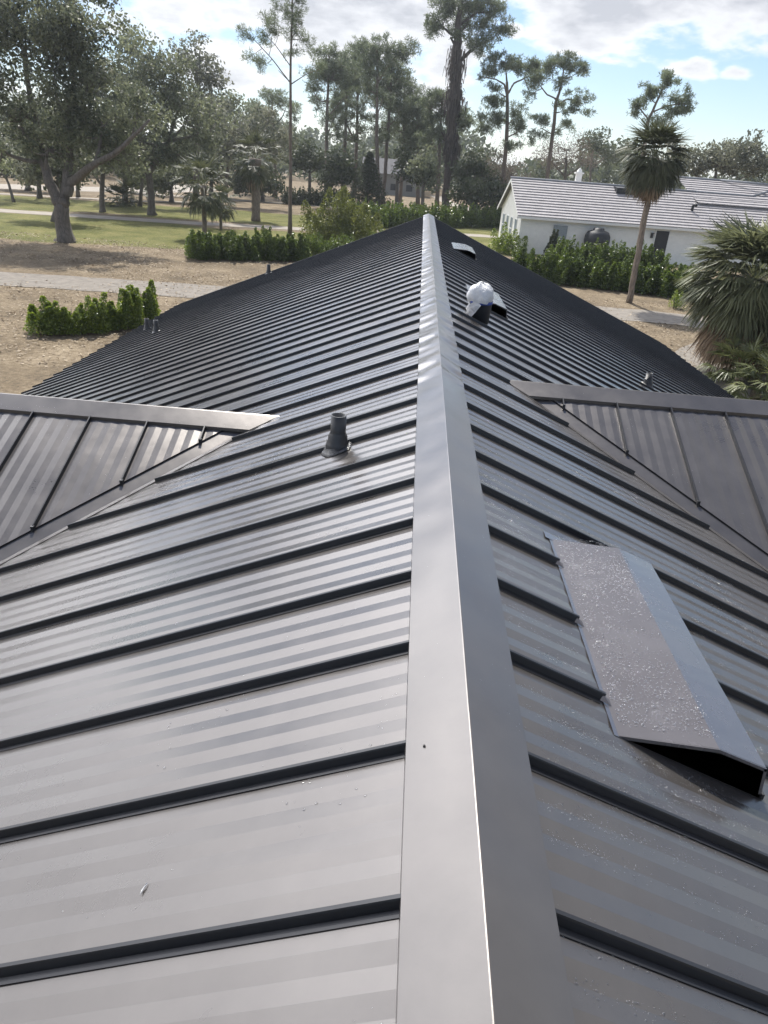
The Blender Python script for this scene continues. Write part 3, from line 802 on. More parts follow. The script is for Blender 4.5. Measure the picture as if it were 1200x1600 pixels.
def shrub_quads(rs, c, rad, h, n, ls, shoots=9, hr=(.72, 1.1), full=1.0):
    """upright leafy shoots"""
    out = []
    for k in range(shoots):
        a = rs.uniform(0, 6.28); d = rs.rand()**.6; bx = c[0]+rad[0]*d*math.cos(a); by = c[1]+rad[1]*d*math.sin(a)
        hh = h*(1-.45*d*d)*rs.uniform(*hr); lean = rs.normal(size=2)*.12*h
        m = int(n/shoots); t = rs.rand(m)**.8
        w = .50*full*min(rad)*(1.06-t**2.2)*rs.uniform(.8, 1.3)+.05
        an = rs.uniform(0, 6.28, m); rr = w*rs.rand(m)**.4
        p = np.stack([bx+lean[0]*t+rr*np.cos(an), by+lean[1]*t+rr*np.sin(an), c[2]+.05+hh*t], 1); out.append(p)
    P = np.concatenate(out); return rand_quads(rs, P, ls, .5), P
def shrub(name, label, cat, group, c, rad, h, n, ls, mat, seed, shoots=9, hr=(.62, 1.15), full=.95):
    rs = np.random.RandomState(seed); r = empty(name, tuple(c), label=label, cat=cat, group=group)
    Q, P = shrub_quads(rs, c, rad, h, n, ls, shoots, hr, full)
    Q[:, :, 2] = np.maximum(Q[:, :, 2], .02)
    quads_mesh('foliage', Q, np.clip(rs.rand(len(Q))*.7+rs.rand()*.25, 0, 1), mat, r)
    tb = MB()
    for k in range(5):
        a = rs.uniform(0, 6.28); tb.tube([(c[0]+.05*math.cos(a), c[1]+.05*math.sin(a), -.05), (c[0]+rad[0]*.35*math.cos(a), c[1]+rad[1]*.35*math.sin(a), h*.5), (c[0]+rad[0]*.5*math.cos(a), c[1]+rad[1]*.5*math.sin(a), h*.8)], (.03, .02, .008), 5)
    tb.build('stems', M_BARK, r)
    return r
def hedge(label, a, b, w, h, n, ls, mat, seed, hv=.12):
    rs = np.random.RandomState(seed); a = np.array(a, float); b = np.array(b, float); L = np.linalg.norm(b-a); d = (b-a)/L; nn = np.array([-d[1], d[0]])
    r = empty('hedge', (*((a+b)/2), 0), label=label, cat='hedge'); Q = []; T_ = []
    k = int(L/.55)
    for i in range(k):
        t = (i+.5)/k; hh = h*(1+hv*math.sin(i*1.7)+rs.normal()*hv*.7)
        for j in (-1, 1):
            c = a+(b-a)*t+nn*j*w*.22+rs.normal(size=2)*.08
            q, _ = shrub_quads(rs, (c[0], c[1], 0), (.42, w*.38), hh, n//(2*k), ls, 6, (.78, 1.1), 1.25); Q.append(q); T_.append(np.clip(rs.rand(len(q))*.65+rs.rand()*.35, 0, 1))
    Q = np.concatenate(Q); Q[:, :, 2] = np.maximum(Q[:, :, 2], .02)
    quads_mesh('foliage', Q, np.concatenate(T_), mat, r)
    tb = MB()
    for i in range(k):
        c = a+(b-a)*(i+.5)/k; tb.tube([(c[0], c[1], -.05), (c[0]+rs.normal()*.05, c[1], h*.6)], (.035, .015), 5)
    tb.build('stems', M_BARK, r)
    return r
def frond_fan(rs, base, d, petl, blade, nleaf, droop, spread=1.35, wid=.05):
    """fan palm frond: returns quads"""
    base = np.array(base, float); d = np.array(d, float); d /= np.linalg.norm(d)
    side = np.cross(d, (0, 0, 1.0)); side /= np.linalg.norm(side)+1e-9; up = np.cross(side, d)
    Q = []
    # arching petiole
    p = base.copy(); v = d.copy(); pts = [p.copy()]
    for k in range(5):
        v = v+np.array([0, 0, -droop*.16]); v /= np.linalg.norm(v); p = p+v*petl/5; pts.append(p.copy())
    for k in range(5):
        a, b = pts[k], pts[k+1]; Q.append([a-side*.018, b-side*.015, b+side*.015, a+side*.018])
    hub = pts[-1]; up2 = np.cross(side, v)
    for k in range(nleaf):
        t = (k+.5)/nleaf*2-1; ang = t*spread
        dd = v*math.cos(ang)+side*math.sin(ang)+up2*(.25*abs(t)+rs.normal()*.06); dd /= np.linalg.norm(dd)
        L = blade*(1-.28*abs(t)**2)*rs.uniform(.85, 1.1)
        wv = np.cross(dd, up2+side*rs.normal()*.5); wv /= np.linalg.norm(wv)+1e-9
        a = hub; b = hub+dd*L*.5; dd2 = dd+np.array([0, 0, -droop*rs.uniform(.5, 1.1)]); dd2 /= np.linalg.norm(dd2); c = b+dd2*L*.5
        Q.append([a-wv*wid*.25, b-wv*wid, b+wv*wid, a+wv*wid*.25]); Q.append([b-wv*wid, c-wv*.006, c+wv*.006, b+wv*wid])
    return Q
def fan_palm(name, label, group, base, top, r0, nf, petl, blade, nleaf, seed, dead=0, wid=.05, emin=-.5, group_cat='palm', dlen=1.0, emax=1.35, mat=None, drp=1.35):
    rs = np.random.RandomState(seed); base = np.array(base, float); top = np.array(top, float)
    r = empty(name, tuple(base), label=label, cat=group_cat, group=group)
    tb = MB(); n = 16; P = [base*(1-t)+top*t+np.array([rs.normal()*.02, 0, 0]) for t in np.linspace(0, 1, n+1)]; P[0][2] = -.1
    Rr = [r0*(1.25 if i == 0 else 1.0+.12*(i % 2)) for i in range(n+1)]; Rr[-1] *= 1.5; Rr[-2] *= 1.45; Rr[-3] *= 1.2
    tb.tube(P, Rr, 10); tb.build('trunk', M_BARKS, r)
    Q = []
    for k in range(nf):
        a = k*2.39996+rs.normal()*.15; t = (k+.5)/nf; e = emax-(emax-emin)*t+rs.normal()*.1
        d = (math.cos(a)*math.cos(e), math.sin(a)*math.cos(e), math.sin(e))
        Q += frond_fan(rs, top+np.array(d)*.12, d, petl*rs.uniform(.85, 1.1), blade*rs.uniform(.85, 1.1), nleaf, (.35+.5*t)*drp, wid=wid)
    quads_mesh('fronds', np.array(Q), np.repeat(rs.rand(len(Q)//(5+2*nleaf)+1), 5+2*nleaf)[:len(Q)]*.5+rs.rand(len(Q))*.5, mat or F_PALM, r)
    if dead:
        Q = []
        for k in range(dead):
            a = rs.uniform(0, 6.28); e = rs.uniform(-1.35, -.5)
            d = (math.cos(a)*math.cos(e), math.sin(a)*math.cos(e), math.sin(e))
            Q += frond_fan(rs, top+np.array([0, 0, -.25])+np.array(d)*.12, d, petl*dlen*rs.uniform(.6, 1.0), blade*dlen*rs.uniform(.75, 1.1), nleaf, 1.1, spread=.9, wid=wid*.8)
        Q = np.array(Q); Q[:, :, 2] = np.maximum(Q[:, :, 2], .03)
        quads_mesh('dead_fronds', Q, rs.rand(len(Q)), F_PALMD, r)
    return r
def gy(px, py): return G(px, py)[1]

# ---------------------------------------------------- the near left live oak and its neighbours
Y = gy(103, 378)
make_tree('live_oak', 'huge grey-green live oak with forked trunk on the lawn at far left', 'tree', None, Y,
    [[(103, 378, .62), (98, 345, .5), (96, 318, .48)],
     [(96, 322, .42), (76, 285, .34), (52, 225, .26, 1), (30, 150, .18, 1.5), (15, 60, .1, 1.5)],
     [(97, 322, .40), (112, 285, .32), (150, 262, .24, -1), (200, 235, .16, -1.5), (250, 190, .08, -2)],
     [(98, 325, .34), (104, 250, .28, .5), (100, 160, .2, 1), (112, 60, .1, 1)]],
    [(40, 60, 75, 60, 34), (100, 10, 75, 50, 34), (-20, 110, 60, 70, 22), (85, 110, 60, 50, 28), (30, 190, 60, 45, 24), (110, 180, 55, 40, 20),
     (160, 200, 45, 38, 18), (150, 120, 40, 42, 16), (-30, 210, 50, 50, 12), (20, 0, 70, 50, 24), (75, 235, 55, 30, 14), (190, 235, 38, 24, 10), (130, 60, 40, 40, 16), (215, 180, 36, 30, 10)],
    leaf=F_OAK, lsize=.125, per=135, cl_r=1.0, seed=2)
Y = gy(238, 336)
make_tree('live_oak', 'dark broad oak behind the left path, second tree right of the huge oak', 'tree', None, Y,
    [[(238, 336, .42), (236, 305, .36), (232, 270, .32)], [(232, 275, .25), (210, 225, .2), (195, 160, .12)], [(233, 272, .25), (262, 220, .2), (285, 150, .1)]],
    [(225, 105, 38, 42, 20), (262, 150, 45, 50, 26), (212, 175, 40, 40, 20), (290, 190, 45, 45, 22), (240, 225, 60, 35, 26), (200, 250, 45, 22, 14), (300, 245, 45, 26, 14), (330, 200, 30, 50, 12)],
    leaf=F_OAK, lsize=.17, per=120, cl_r=1.4, seed=3)
Y = gy(160, 331)
make_tree('live_oak', 'slender dark oak between the huge oak and the palmetto clump', 'tree', None, Y,
    [[(160, 331, .3), (159, 305, .25), (160, 270, .22), (155, 220, .16), (150, 140, .08)], [(158, 288, .13), (148, 275, .12), (138, 262, .09)]],
    [(150, 130, 26, 24, 12), (160, 190, 40, 34, 20), (130, 225, 40, 28, 14), (180, 235, 40, 24, 14), (145, 250, 34, 14, 8)],
    leaf=F_OAK2, lsize=.2, per=110, cl_r=1.3, seed=4)
Y = 98
make_tree('live_oak', 'pale thin-topped tree rising behind the oaks left of the thin pine', 'tree', None, Y,
    [[(305, 300, .4), (308, 220, .3), (312, 120, .14), (312, 80, .07)]],
    [(310, 95, 26, 34, 12), (330, 120, 24, 28, 9), (290, 115, 22, 26, 8), (300, 160, 40, 26, 14), (335, 165, 26, 30, 10), (285, 80, 14, 16, 4)],
    leaf=F_OAK2, lsize=.2, per=75, cl_r=1.3, seed=5)
Y = 104
make_tree('live_oak', 'grey leafy tree on the lawn just left of the thin pine', 'tree', None, Y,
    [[(345, 357-25, .3), (352, 290, .25), (360, 240, .2), (380, 210, .12)], [(352, 290, .18), (335, 250, .14), (325, 220, .1)]],
    [(345, 225, 34, 28, 16), (385, 215, 34, 24, 16), (420, 225, 30, 22, 12), (370, 190, 40, 22, 14), (330, 255, 26, 20, 9), (420, 190, 30, 20, 9)],
    leaf=F_OAK2, lsize=.2, per=90, cl_r=1.3, seed=6)
for i, (bx, by, tx, ty, r_, lab) in enumerate([(122, 308, 118, 200, .22, 'straight dark trunk with high leaves behind the huge oak, right of it'),
        (62, 310, 52, 200, .26, 'dark trunk in the shade behind the huge oak, left of it'), (22, 316, 2, 262, .16, 'small leaning tree at the left edge of the lawn'),
        (218, 322, 222, 240, .22, 'dark trunk behind the palmetto clump'), (88, 346, 92, 260, .4, 'second trunk standing close behind the huge oak')]):
    Y = gy(bx, by)
    make_tree('live_oak', lab, 'tree', 'oaks in the shade on the left', Y, [[(bx, by, r_), ((bx+tx)/2+2, (by+ty)/2, r_*.8), (tx, ty, r_*.5)]],
        [(tx, ty-10, 46, 26, 16), (tx-30, ty+5, 34, 22, 10), (tx+30, ty-5, 34, 22, 10)] if i != 2 else [(0, 245, 26, 22, 12), (-20, 225, 30, 30, 12)],
        leaf=F_OAK if i % 2 else F_OAK2, lsize=.2, per=90, cl_r=1.3, seed=20+i)
# thin tall pine
Y = gy(453, 372)
make_tree('slash_pine', 'very thin tall pine standing alone between the hedge and the path', 'tree', None, Y,
    [[(453, 372, .17), (454, 250, .14), (454, 120, .10), (457, 0, .05), (458, -20, .03)],
     [(454, 130, .05), (425, 92, .04), (405, 70, .03), (383, 48, .02)], [(454, 132, .05), (480, 115, .03), (500, 108, .02)], [(455, 105, .04), (430, 70, .03), (415, 55, .02)], [(453, 128, .03), (435, 110, .02)]],
    [(455, 5, 22, 18, 12), (440, 35, 24, 20, 12), (472, 40, 18, 22, 9), (425, 62, 16, 14, 6), (385, 52, 12, 12, 5), (412, 100, 14, 9, 4), (480, 65, 12, 12, 4), (390, 90, 10, 8, 3), (455, 75, 14, 16, 5), (410, 30, 12, 12, 3), (498, 105, 8, 5, 2)],
    style='needle', leaf=F_PINE, barkm=M_BARKP, per=16, cl_r=.62, tuft=(.34, .018, 9), seed=7, limb_r=.03)
# row of pines beyond the hedge
PN = [(510, 305, 514, 75, 34, 'leftmost tall pine of the row beyond the hedge'), (538, 300, 541, 95, 26, 'pine second from left in the row beyond the hedge'),
      (552, 306, 560, 70, 28, 'forked pine standing left of the small conical pine'), (592, 312, 590, 62, 30, 'tallest straight pine in the middle of the row'),
      (598, 316, 612, 90, 24, 'dark pine close right of the tallest straight one'), (626, 300, 632, 118, 30, 'full round-topped pine right of the row middle'),
      (686, 300, 690, 140, 28, 'pine half hidden behind the vine-covered trunk'), (655, 300, 652, 150, 24, 'lower pine left of the vine-covered trunk'), (430, 262, 425, 140, 40, 'rounded pine behind the thin lone pine')]
for i, (bx, by, tx, ty, cw, lab) in enumerate(PN):
    Y = 118+6*(i % 3)
    h = by-ty; cw *= 1.25
    tr = [[(bx, by, .32), ((bx+tx)/2+(i % 3-1)*2, (by+ty)/2+20, .26), (tx, ty+25, .12), (tx, ty+8, .06)]]
    if i == 2: tr.append([(555, 222, .2), (540, 190, .15), (528, 165, .08)])
    if i == 3: tr += [[(590, 130, .12), (605, 105, .09), (622, 82, .06)], [(590, 118, .1), (575, 108, .07)]]
    rr = random.Random(i)
    bl = [(tx, ty+12, cw*.5, 13, 9), (tx-cw*.45, ty+30, cw*.5, 18, 10), (tx+cw*.45, ty+26, cw*.5, 18, 10), (tx, ty+50, cw*.7, 20, 12), (tx-cw*.5, ty+75, cw*.5, 16, 7), (tx+cw*.5, ty+80, cw*.5, 18, 7),
          (tx+rr.uniform(-8, 8), ty+h*.48, cw*.6, 13, 5), (tx+rr.uniform(-20, 20), ty+h*.58, cw*.45, 9, 3)]
    if i == 3: bl = [(585, 75, 22, 16, 12), (572, 95, 18, 16, 8), (600, 95, 16, 16, 8), (628, 82, 13, 12, 7), (640, 76, 7, 8, 3), (590, 120, 18, 14, 6), (598, 150, 20, 14, 5), (575, 140, 14, 14, 4)]
    make_tree('slash_pine', lab, 'tree', 'pines in a row beyond the far hedge', Y, tr, bl, style='needle', leaf=F_PINE, barkm=M_BARKP, clusters=1.5, per=15, cl_r=1.05, tuft=(.6, .04, 10), seed=40+i, limb_r=.07)
# vine covered giant
Y = gy(697, 338)
vt = make_tree('slash_pine', 'tall leaning pine whose upper trunk is thick with hanging vines', 'tree', None, Y,
    [[(696, 338, .55), (700, 270, .5), (706, 215, .6), (711, 150, .75), (713, 90, .7), (716, 40, .45), (722, -20, .2)],
     [(719, 95, .28), (735, 80, .22), (752, 68, .12)], [(713, 75, .2), (704, 58, .12)], [(716, 60, .22), (690, 42, .12)], [(716, 40, .2), (745, 20, .12), (765, 20, .08)], [(703, 232, .13), (690, 206, .09)]],
    [(722, -5, 36, 16, 16), (695, 12, 20, 18, 12), (690, 40, 18, 16, 9), (735, 25, 26, 20, 14), (768, 22, 18, 14, 9), (785, 42, 9, 14, 5), (745, 55, 22, 16, 10), (755, 72, 16, 11, 6), (715, 40, 22, 20, 8), (775, 55, 10, 8, 3), (680, 25, 10, 14, 4), (757, 0, 18, 16, 6),
     (735, 192, 18, 9, 5), (720, 185, 10, 10, 3)],
    style='needle', leaf=F_PINE, barkm=M_VINE, per=22, cl_r=1.15, tuft=(.55, .04, 10), seed=70, limb_r=.1)
rs = np.random.RandomState(5); Q = []
for k in range(2600):                        # hanging vines
    t = rs.rand()**.7; py = 70+t*190; px = 714-(py-70)*.055; c = W(px, py, Y)+rs.normal(size=3)*np.array([.5, .5, .3])*(1.15-.5*t+.35*math.sin(t*17))
    L = rs.uniform(.5, 1.6)*(1.0 if rs.rand() < .9 else 2); w = rs.uniform(.03, .09); s_ = rs.normal()*.12
    Q.append([c+(-w, 0, 0), c+(w, 0, 0), c+(w*.3+s_, rs.normal()*.1, -L), c+(-w*.3+s_, 0, -L)])
quads_mesh('hanging_vines', np.array(Q), rs.rand(len(Q)), F_VINEL, vt)
# pines right of the giant
Y = 112
make_tree('slash_pine', 'tall open pine with layered clumps, first right of the vine-covered one', 'tree', None, Y,
    [[(786, 300, .35), (791, 230, .28), (793, 160, .22), (792, 128, .18)], [(792, 150, .14), (803, 130, .12), (825, 120, .07)], [(792, 150, .14), (788, 132, .12), (775, 124, .08), (755, 120, .05)], [(792, 190, .1), (775, 182, .06)], [(792, 215, .1), (812, 205, .06)]],
    [(790, 98, 26, 11, 14), (760, 115, 14, 8, 6), (822, 105, 20, 14, 11), (838, 120, 14, 14, 7), (832, 148, 6, 8, 2), (768, 158, 15, 14, 9), (760, 195, 16, 16, 10), (778, 185, 14, 12, 5), (805, 175, 12, 10, 5), (812, 195, 16, 14, 8), (798, 225, 14, 12, 5), (775, 140, 10, 9, 3)],
    style='needle', leaf=F_PINE, barkm=M_BARKP, clusters=1.4, per=17, cl_r=.85, tuft=(.5, .036, 10), seed=71, limb_r=.07)
Y = 108
make_tree('slash_pine', 'curving open pine with a tilted crown left of the white house roof', 'tree', None, Y,
    [[(856, 285, .3), (862, 225, .25), (869, 160, .2), (878, 130, .12), (882, 100, .06)], [(870, 155, .1), (855, 148, .09), (845, 135, .07)], [(869, 165, .1), (885, 155, .08), (905, 158, .05)], [(864, 210, .08), (845, 200, .05)]],
    [(880, 98, 18, 10, 10), (905, 110, 12, 12, 6), (860, 110, 14, 12, 7), (838, 120, 14, 12, 6), (905, 152, 18, 9, 7), (915, 170, 8, 8, 2), (880, 172, 16, 10, 5), (845, 192, 14, 10, 5), (885, 200, 16, 10, 5), (838, 212, 12, 10, 4), (880, 132, 12, 10, 4), (828, 150, 6, 8, 2)],
    style='needle', leaf=F_PINE, barkm=M_BARKP, clusters=1.4, per=16, cl_r=.8, tuft=(.5, .036, 10), seed=72, limb_r=.06)
Y = 96
make_tree('slash_pine', 'crooked pine leaning right above the sabal palm behind the white roof', 'tree', None, Y,
    [[(1005, 285, .3), (1008, 220, .24), (1012, 190, .18), (1022, 168, .14), (1035, 140, .09), (1048, 122, .04)], [(1014, 188, .1), (1002, 172, .07), (992, 165, .04)], [(1020, 175, .1), (1042, 165, .07), (1065, 162, .05), (1082, 165, .03)]],
    [(1045, 122, 15, 9, 8), (1030, 138, 12, 9, 5), (1062, 148, 14, 10, 7), (1000, 160, 13, 9, 6), (990, 175, 9, 8, 3), (1075, 168, 12, 8, 6), (1050, 175, 14, 7, 5), (1015, 150, 8, 8, 3), (1035, 190, 20, 7, 6), (1005, 140, 8, 5, 1)],
    style='needle', leaf=F_PINE, barkm=M_BARKP, clusters=1.4, per=16, cl_r=.7, tuft=(.45, .034, 10), seed=73, limb_r=.06)

# small dark conical pine
Yc = 112; rs = np.random.RandomState(12); c0 = G(572, 318); c0 = W(574, 312, Yc); H = W(574, 232, Yc)[2]
r = empty('conifer', (c0[0], Yc, 0), label='small dark conical conifer with tiered branches in front of the far house', cat='tree')
tb = MB(); tb.tube([(c0[0], Yc, -.1), (c0[0], Yc, H)], (.2, .03), 8); Q = []
for k in range(16):
    z = H*(.06+.9*k/16); R_ = (1-k/16.5)*3.6
    for j in range(9):
        a = j*.698+k*.4; e = np.array([c0[0]+R_*math.cos(a), Yc+R_*math.sin(a), z+.15*R_]); s_ = np.array([c0[0], Yc, z])
        tb.tube([s_, e], (.04, .015), 4, False)
        for q in range(22):
            t = rs.uniform(.15, 1); p = s_+(e-s_)*t; Q.append(needle_quads(rs, p[None], .42, .05, 3))
tb.build('trunk', M_BARK, r); Q = np.concatenate(Q); quads_mesh('crown', Q, rs.rand(len(Q))*.7, F_DARK, r)

# dark trees and bushes in the middle distance
MID = [('oak_tree', 'tall dark oak between the huge oak and the broad oak, set back from the path', 195, 312, 195, 200, [(190, 130, 30, 34, 22), (195, 190, 34, 30, 20), (175, 225, 26, 18, 10), (205, 80, 16, 16, 7)], F_OAK, 92),
       ('oak_tree', 'dark oak filling the canopy right of the broad oak', 330, 318, 332, 230, [(335, 200, 30, 26, 22), (350, 170, 24, 22, 14), (318, 225, 26, 18, 14), (365, 235, 24, 16, 12)], F_OAK, 118),
       ('oak_tree', 'rounded dark oak behind the thick-trunked palm, below the rounded pine', 395, 300, 396, 235, [(395, 185, 30, 22, 20), (420, 215, 26, 20, 16), (375, 225, 24, 18, 12), (445, 235, 20, 16, 9)], F_OAK, 136),
       ('oak_tree', 'low shaded tree under the canopy of the huge oak', 45, 316, 45, 262, [(40, 252, 36, 14, 18), (75, 258, 26, 12, 10), (5, 250, 26, 14, 10)], F_DARK, 100),
       ('oak_tree', 'deep green thicket tree in front of the far field, left of the palmetto clump', 232, 306, 232, 270, [(228, 268, 30, 14, 14), (205, 276, 20, 12, 8), (258, 268, 24, 14, 10)], F_DARK, 112),
       ('oak_tree', 'dense thicket tree between the two path palms', 352, 306, 352, 270, [(350, 268, 30, 16, 16), (325, 275, 22, 14, 9), (378, 275, 20, 12, 8)], F_DARK, 118),
('oak_tree', 'dark low tree filling the gap under the oaks left of the pale path palm', 268, 318, 268, 290, [(262, 282, 30, 16, 16), (290, 276, 24, 14, 10), (240, 284, 20, 12, 8)], F_OAK, 100),
       ('oak_tree', 'dark understorey tree directly behind the thick-trunked palm', 410, 318, 410, 285, [(400, 282, 28, 16, 14), (425, 290, 22, 14, 10), (372, 282, 26, 16, 12)], F_DARK, 116),
       ('oak_tree', 'shaded tree at the far left edge behind the pale road', 10, 290, 12, 262, [(15, 258, 34, 16, 14), (-20, 262, 26, 14, 8), (50, 262, 22, 10, 7)], F_DARK, 128),
       ('oak_tree', 'grey oak behind the slender oak, across the pale road', 150, 280, 150, 255, [(150, 248, 36, 16, 16), (190, 250, 30, 14, 12), (110, 250, 26, 12, 8)], F_OAK2, 150),
('oak_tree', 'dark dense tree behind the thin lone pine', 484, 300, 484, 255, [(482, 242, 24, 18, 16), (470, 256, 18, 12, 8), (500, 258, 16, 12, 8)], F_DARK, 122),
       ('oak_tree', 'dark drooping tree left of the conical conifer', 535, 318, 535, 270, [(528, 258, 22, 20, 16), (540, 278, 16, 12, 8), (515, 276, 14, 12, 7)], F_DARK, 108),
       ('oak_tree', 'dark low tree below the round-topped pine', 620, 322, 622, 270, [(636, 258, 22, 18, 14), (646, 276, 16, 12, 8)], F_DARK, 110),
       ('oak_tree', 'leafy olive tree left of the vine-covered trunk', 660, 330, 662, 280, [(664, 256, 20, 18, 13), (666, 280, 18, 14, 9)], F_OAK, 104),
       ('oak_tree', 'dark spreading tree right behind the vine-covered trunk', 738, 330, 742, 270, [(745, 262, 20, 16, 10), (755, 285, 26, 14, 14), (730, 270, 16, 14, 8)], F_DARK, 112),
       ('bare_tree', 'grey-brown leafless tree left of the white house', 800, 330, 800, 270, [(790, 258, 34, 22, 26), (765, 268, 26, 18, 14), (815, 285, 22, 16, 10)], F_BROWN, 114),
       ('bare_tree', 'broad grey leafless tree right above the end of the white roof', 885, 300, 885, 250, [(885, 235, 32, 26, 30), (860, 250, 24, 18, 12), (915, 252, 30, 18, 14)], F_BROWN, 120),
       ('oak_tree', 'round green tree behind the white roof, left of the sabal palm', 925, 300, 925, 240, [(930, 222, 22, 15, 18), (955, 238, 22, 16, 14)], F_FAR, 150),
       ('oak_tree', 'broad grey-green oak behind the white roof at far right', 1120, 310, 1120, 260, [(1120, 245, 40, 22, 26), (1160, 245, 36, 24, 24), (1090, 248, 26, 20, 12), (1190, 262, 26, 20, 12), (1060, 262, 30, 20, 12)], F_OAK2, 110),
       ('oak_tree', 'low tree behind the white house gable', 745, 335, 745, 300, [(735, 305, 26, 14, 14), (760, 312, 20, 12, 10), (775, 300, 18, 14, 8)], F_DARK, 104)]
for i, (nm, lab, bx, by, tx, ty, bl, lf, Y) in enumerate(MID):
    make_tree(nm, lab, 'tree', None, Y, [[(bx, by, .3), (tx, ty, .18)]], bl, leaf=lf, lsize=.22 if lf is not F_BROWN else .10, per=100, cl_r=1.5, seed=90+i, limb_r=.08)

# far woodland, one mass
rs = np.random.RandomState(77); Q = []; T_ = []
def wood(x0, x1, Y0, Y1, h0, h1, n, per, ls, cl):
    for k in range(n):
        px = rs.uniform(x0, x1); Yk = rs.uniform(Y0, Y1); b = W(px, 250, Yk); hh = rs.uniform(h0, h1)*(.8+.25*math.sin(px*.021)+.1*math.sin(px*.07))
        for j in range(7):
            c = np.array([b[0]+rs.normal()*cl, Yk+rs.normal()*cl, hh*rs.uniform(.15, 1)])
            p = blob_points(rs, per, c, (cl*.9, cl*.9, cl*.65)); Q.append(rand_quads(rs, p, ls)); T_.append(np.clip(rs.rand()*.6+rs.uniform(-.2, .45, per), 0, 1))
wood(640, 1320, 190, 260, 9, 17, 120, 26, .75, 3.2)
wood(-150, 660, 200, 280, 9, 18, 120, 26, .75, 3.4)
wood(-200, 300, 150, 190, 7, 14, 60, 26, .7, 3.0)
wood(380, 700, 330, 420, 16, 24, 60, 26, 1.1, 5)
Q = np.concatenate(Q); Q[:, :, 2] = np.maximum(Q[:, :, 2], 0.02)
tag(quads_mesh('woodland', Q, np.concatenate(T_), F_FAR), 'far belt of grey-green woodland along the horizon', 'woodland', kind='stuff')

# ---------------------------------------------------- shrubs and hedges
for i, (px, py, w, h) in enumerate([(76, 521, .92, 1.62), (112, 521, .72, 1.38), (148, 520, .80, 1.62), (178, 515, .6, 1.15), (203, 512, .85, 1.75), (234, 505, .85, 1.85)]):
    c = G(px, py); lab = ['leftmost round bright green shrub of the row beside the roof', 'second shrub from the left in the row beside the roof', 'third, pointed shrub from the left in the row beside the roof',
          'lowest shrub of the row beside the roof, fourth from the left', 'broad shrub second from the right in the row beside the roof', 'tallest shrub with long shoots at the right end of the row beside the roof'][i]
    shrub('shrub', lab, 'shrub', 'bright green shrubs in a row beside the roof', (c[0], c[1], 0), (w*.70, w*.6), h*.86, 6000, .058, F_SHRUB, 200+i, 12 if i != 5 else 7)
a = G(296, 405); b = G(478, 409)
hedge('dark glossy hedge across the lawn left of the roof', (a[0], a[1]+.5), (b[0], b[1]+.5), 1.9, 1.72, 46000, .085, F_HEDGE, 301)
a = G(480, 405); hedge('lower dark hedge tucked against the far roof edge', (a[0], a[1]), (a[0]+5, a[1]+1.5), 1.6, 1.7, 10000, .075, F_HEDGE, 302)
a = G(560, 349); b = G(790, 357); hedge('long sunlit hedge beyond the end of the ridge', (a[0]-1, a[1]-6), (b[0]+1, b[1]+4), 3.2, 2.5, 44000, .14, F_HEDGE, 303)
a = G(432, 318); b = G(520, 322); hedge('dark hedge behind the path at the thin lone pine', (a[0]+1, a[1]+1), (b[0]+3, b[1]+1), 2.5, 2.4, 14000, .14, F_DARK, 306)
a = G(815, 425); b = G(1085, 468); hedge('long bright hedge in front of the white house', (a[0]-1.0, a[1]-3.6), (b[0]+.5, b[1]+.4), 2.2, 1.88, 76000, .085, F_HEDGE, 304)
a = G(862, 420); b = G(1046, 432); hedge('shorter hedge close to the white house wall behind the long one', (a[0], a[1]), (b[0]-.5, b[1]+.5), 1.6, 2.15, 34000, .085, F_HEDGE, 305)
c = G(545, 378); shrub('bush', 'large airy olive bush just left of the far ridge end', 'bush', None, (c[0], c[1]-5, 0), (3.3, 2.4), 4.3, 30000, .09, F_BUSH, 310, 34)
c = G(784, 392); shrub('bush', 'small bright bush against the white house corner', 'bush', None, (c[0], c[1]-2, 0), (1.3, 1.2), 2.3, 5000, .08, F_SHRUB, 311, 12)
c = G(1054, 482); shrub('bush', 'small yellow-green bush on the dry strip right of the sabal palm', 'bush', None, (c[0], c[1], 0), (.42, .42), 1.0, 1500, .045, F_SHRUB, 312, 8)
c = G(858, 402); shrub('bush', 'dark narrow bush against the white wall beside the grey box', 'bush', None, (c[0], c[1]-.3, 0), (.6, .4), 2.3, 2600, .09, F_DARK, 313, 7)

# ---------------------------------------------------- palms
b0 = G(983, 473); t0 = W(1024, 247, b0[1])
fan_palm('sabal_palm', 'tall slender sabal palm leaning right in front of the white house', None, b0, t0, .165, 84, .95, 1.3, 22, 401, dead=34, wid=.045, emin=-.75, dlen=1.0, emax=1.2, mat=F_SABAL, drp=1.35)
Yq = 29.0; bb = W(1192, 590, Yq); tt = W(1178, 440, Yq); bb[2] = 0
fan_palm('cabbage_palm', 'big shaggy cabbage palm with a skirt of dead fronds at the right edge', None, bb, tt, .28, 165, 1.4, 1.5, 26, 402, dead=170, wid=.045, emin=-.3, dlen=1.15, emax=1.1, mat=F_CABB, drp=1.35)
for i, (px, py, lab) in enumerate([(1150, 610, 'leftmost green palmetto under the cabbage palm'), (1188, 600, 'green palmetto right below the dead skirt of the cabbage palm'), (1205, 640, 'palmetto at the right edge beside the roof')]):
    c = G(px, py); r_ = fan_palm('palmetto', lab, 'palmettos under the cabbage palm', (c[0], c[1], 0), (c[0], c[1], .45), .12, 34, 1.0, .8, 16, 410+i, wid=.035, emin=.0, group_cat='palmetto')
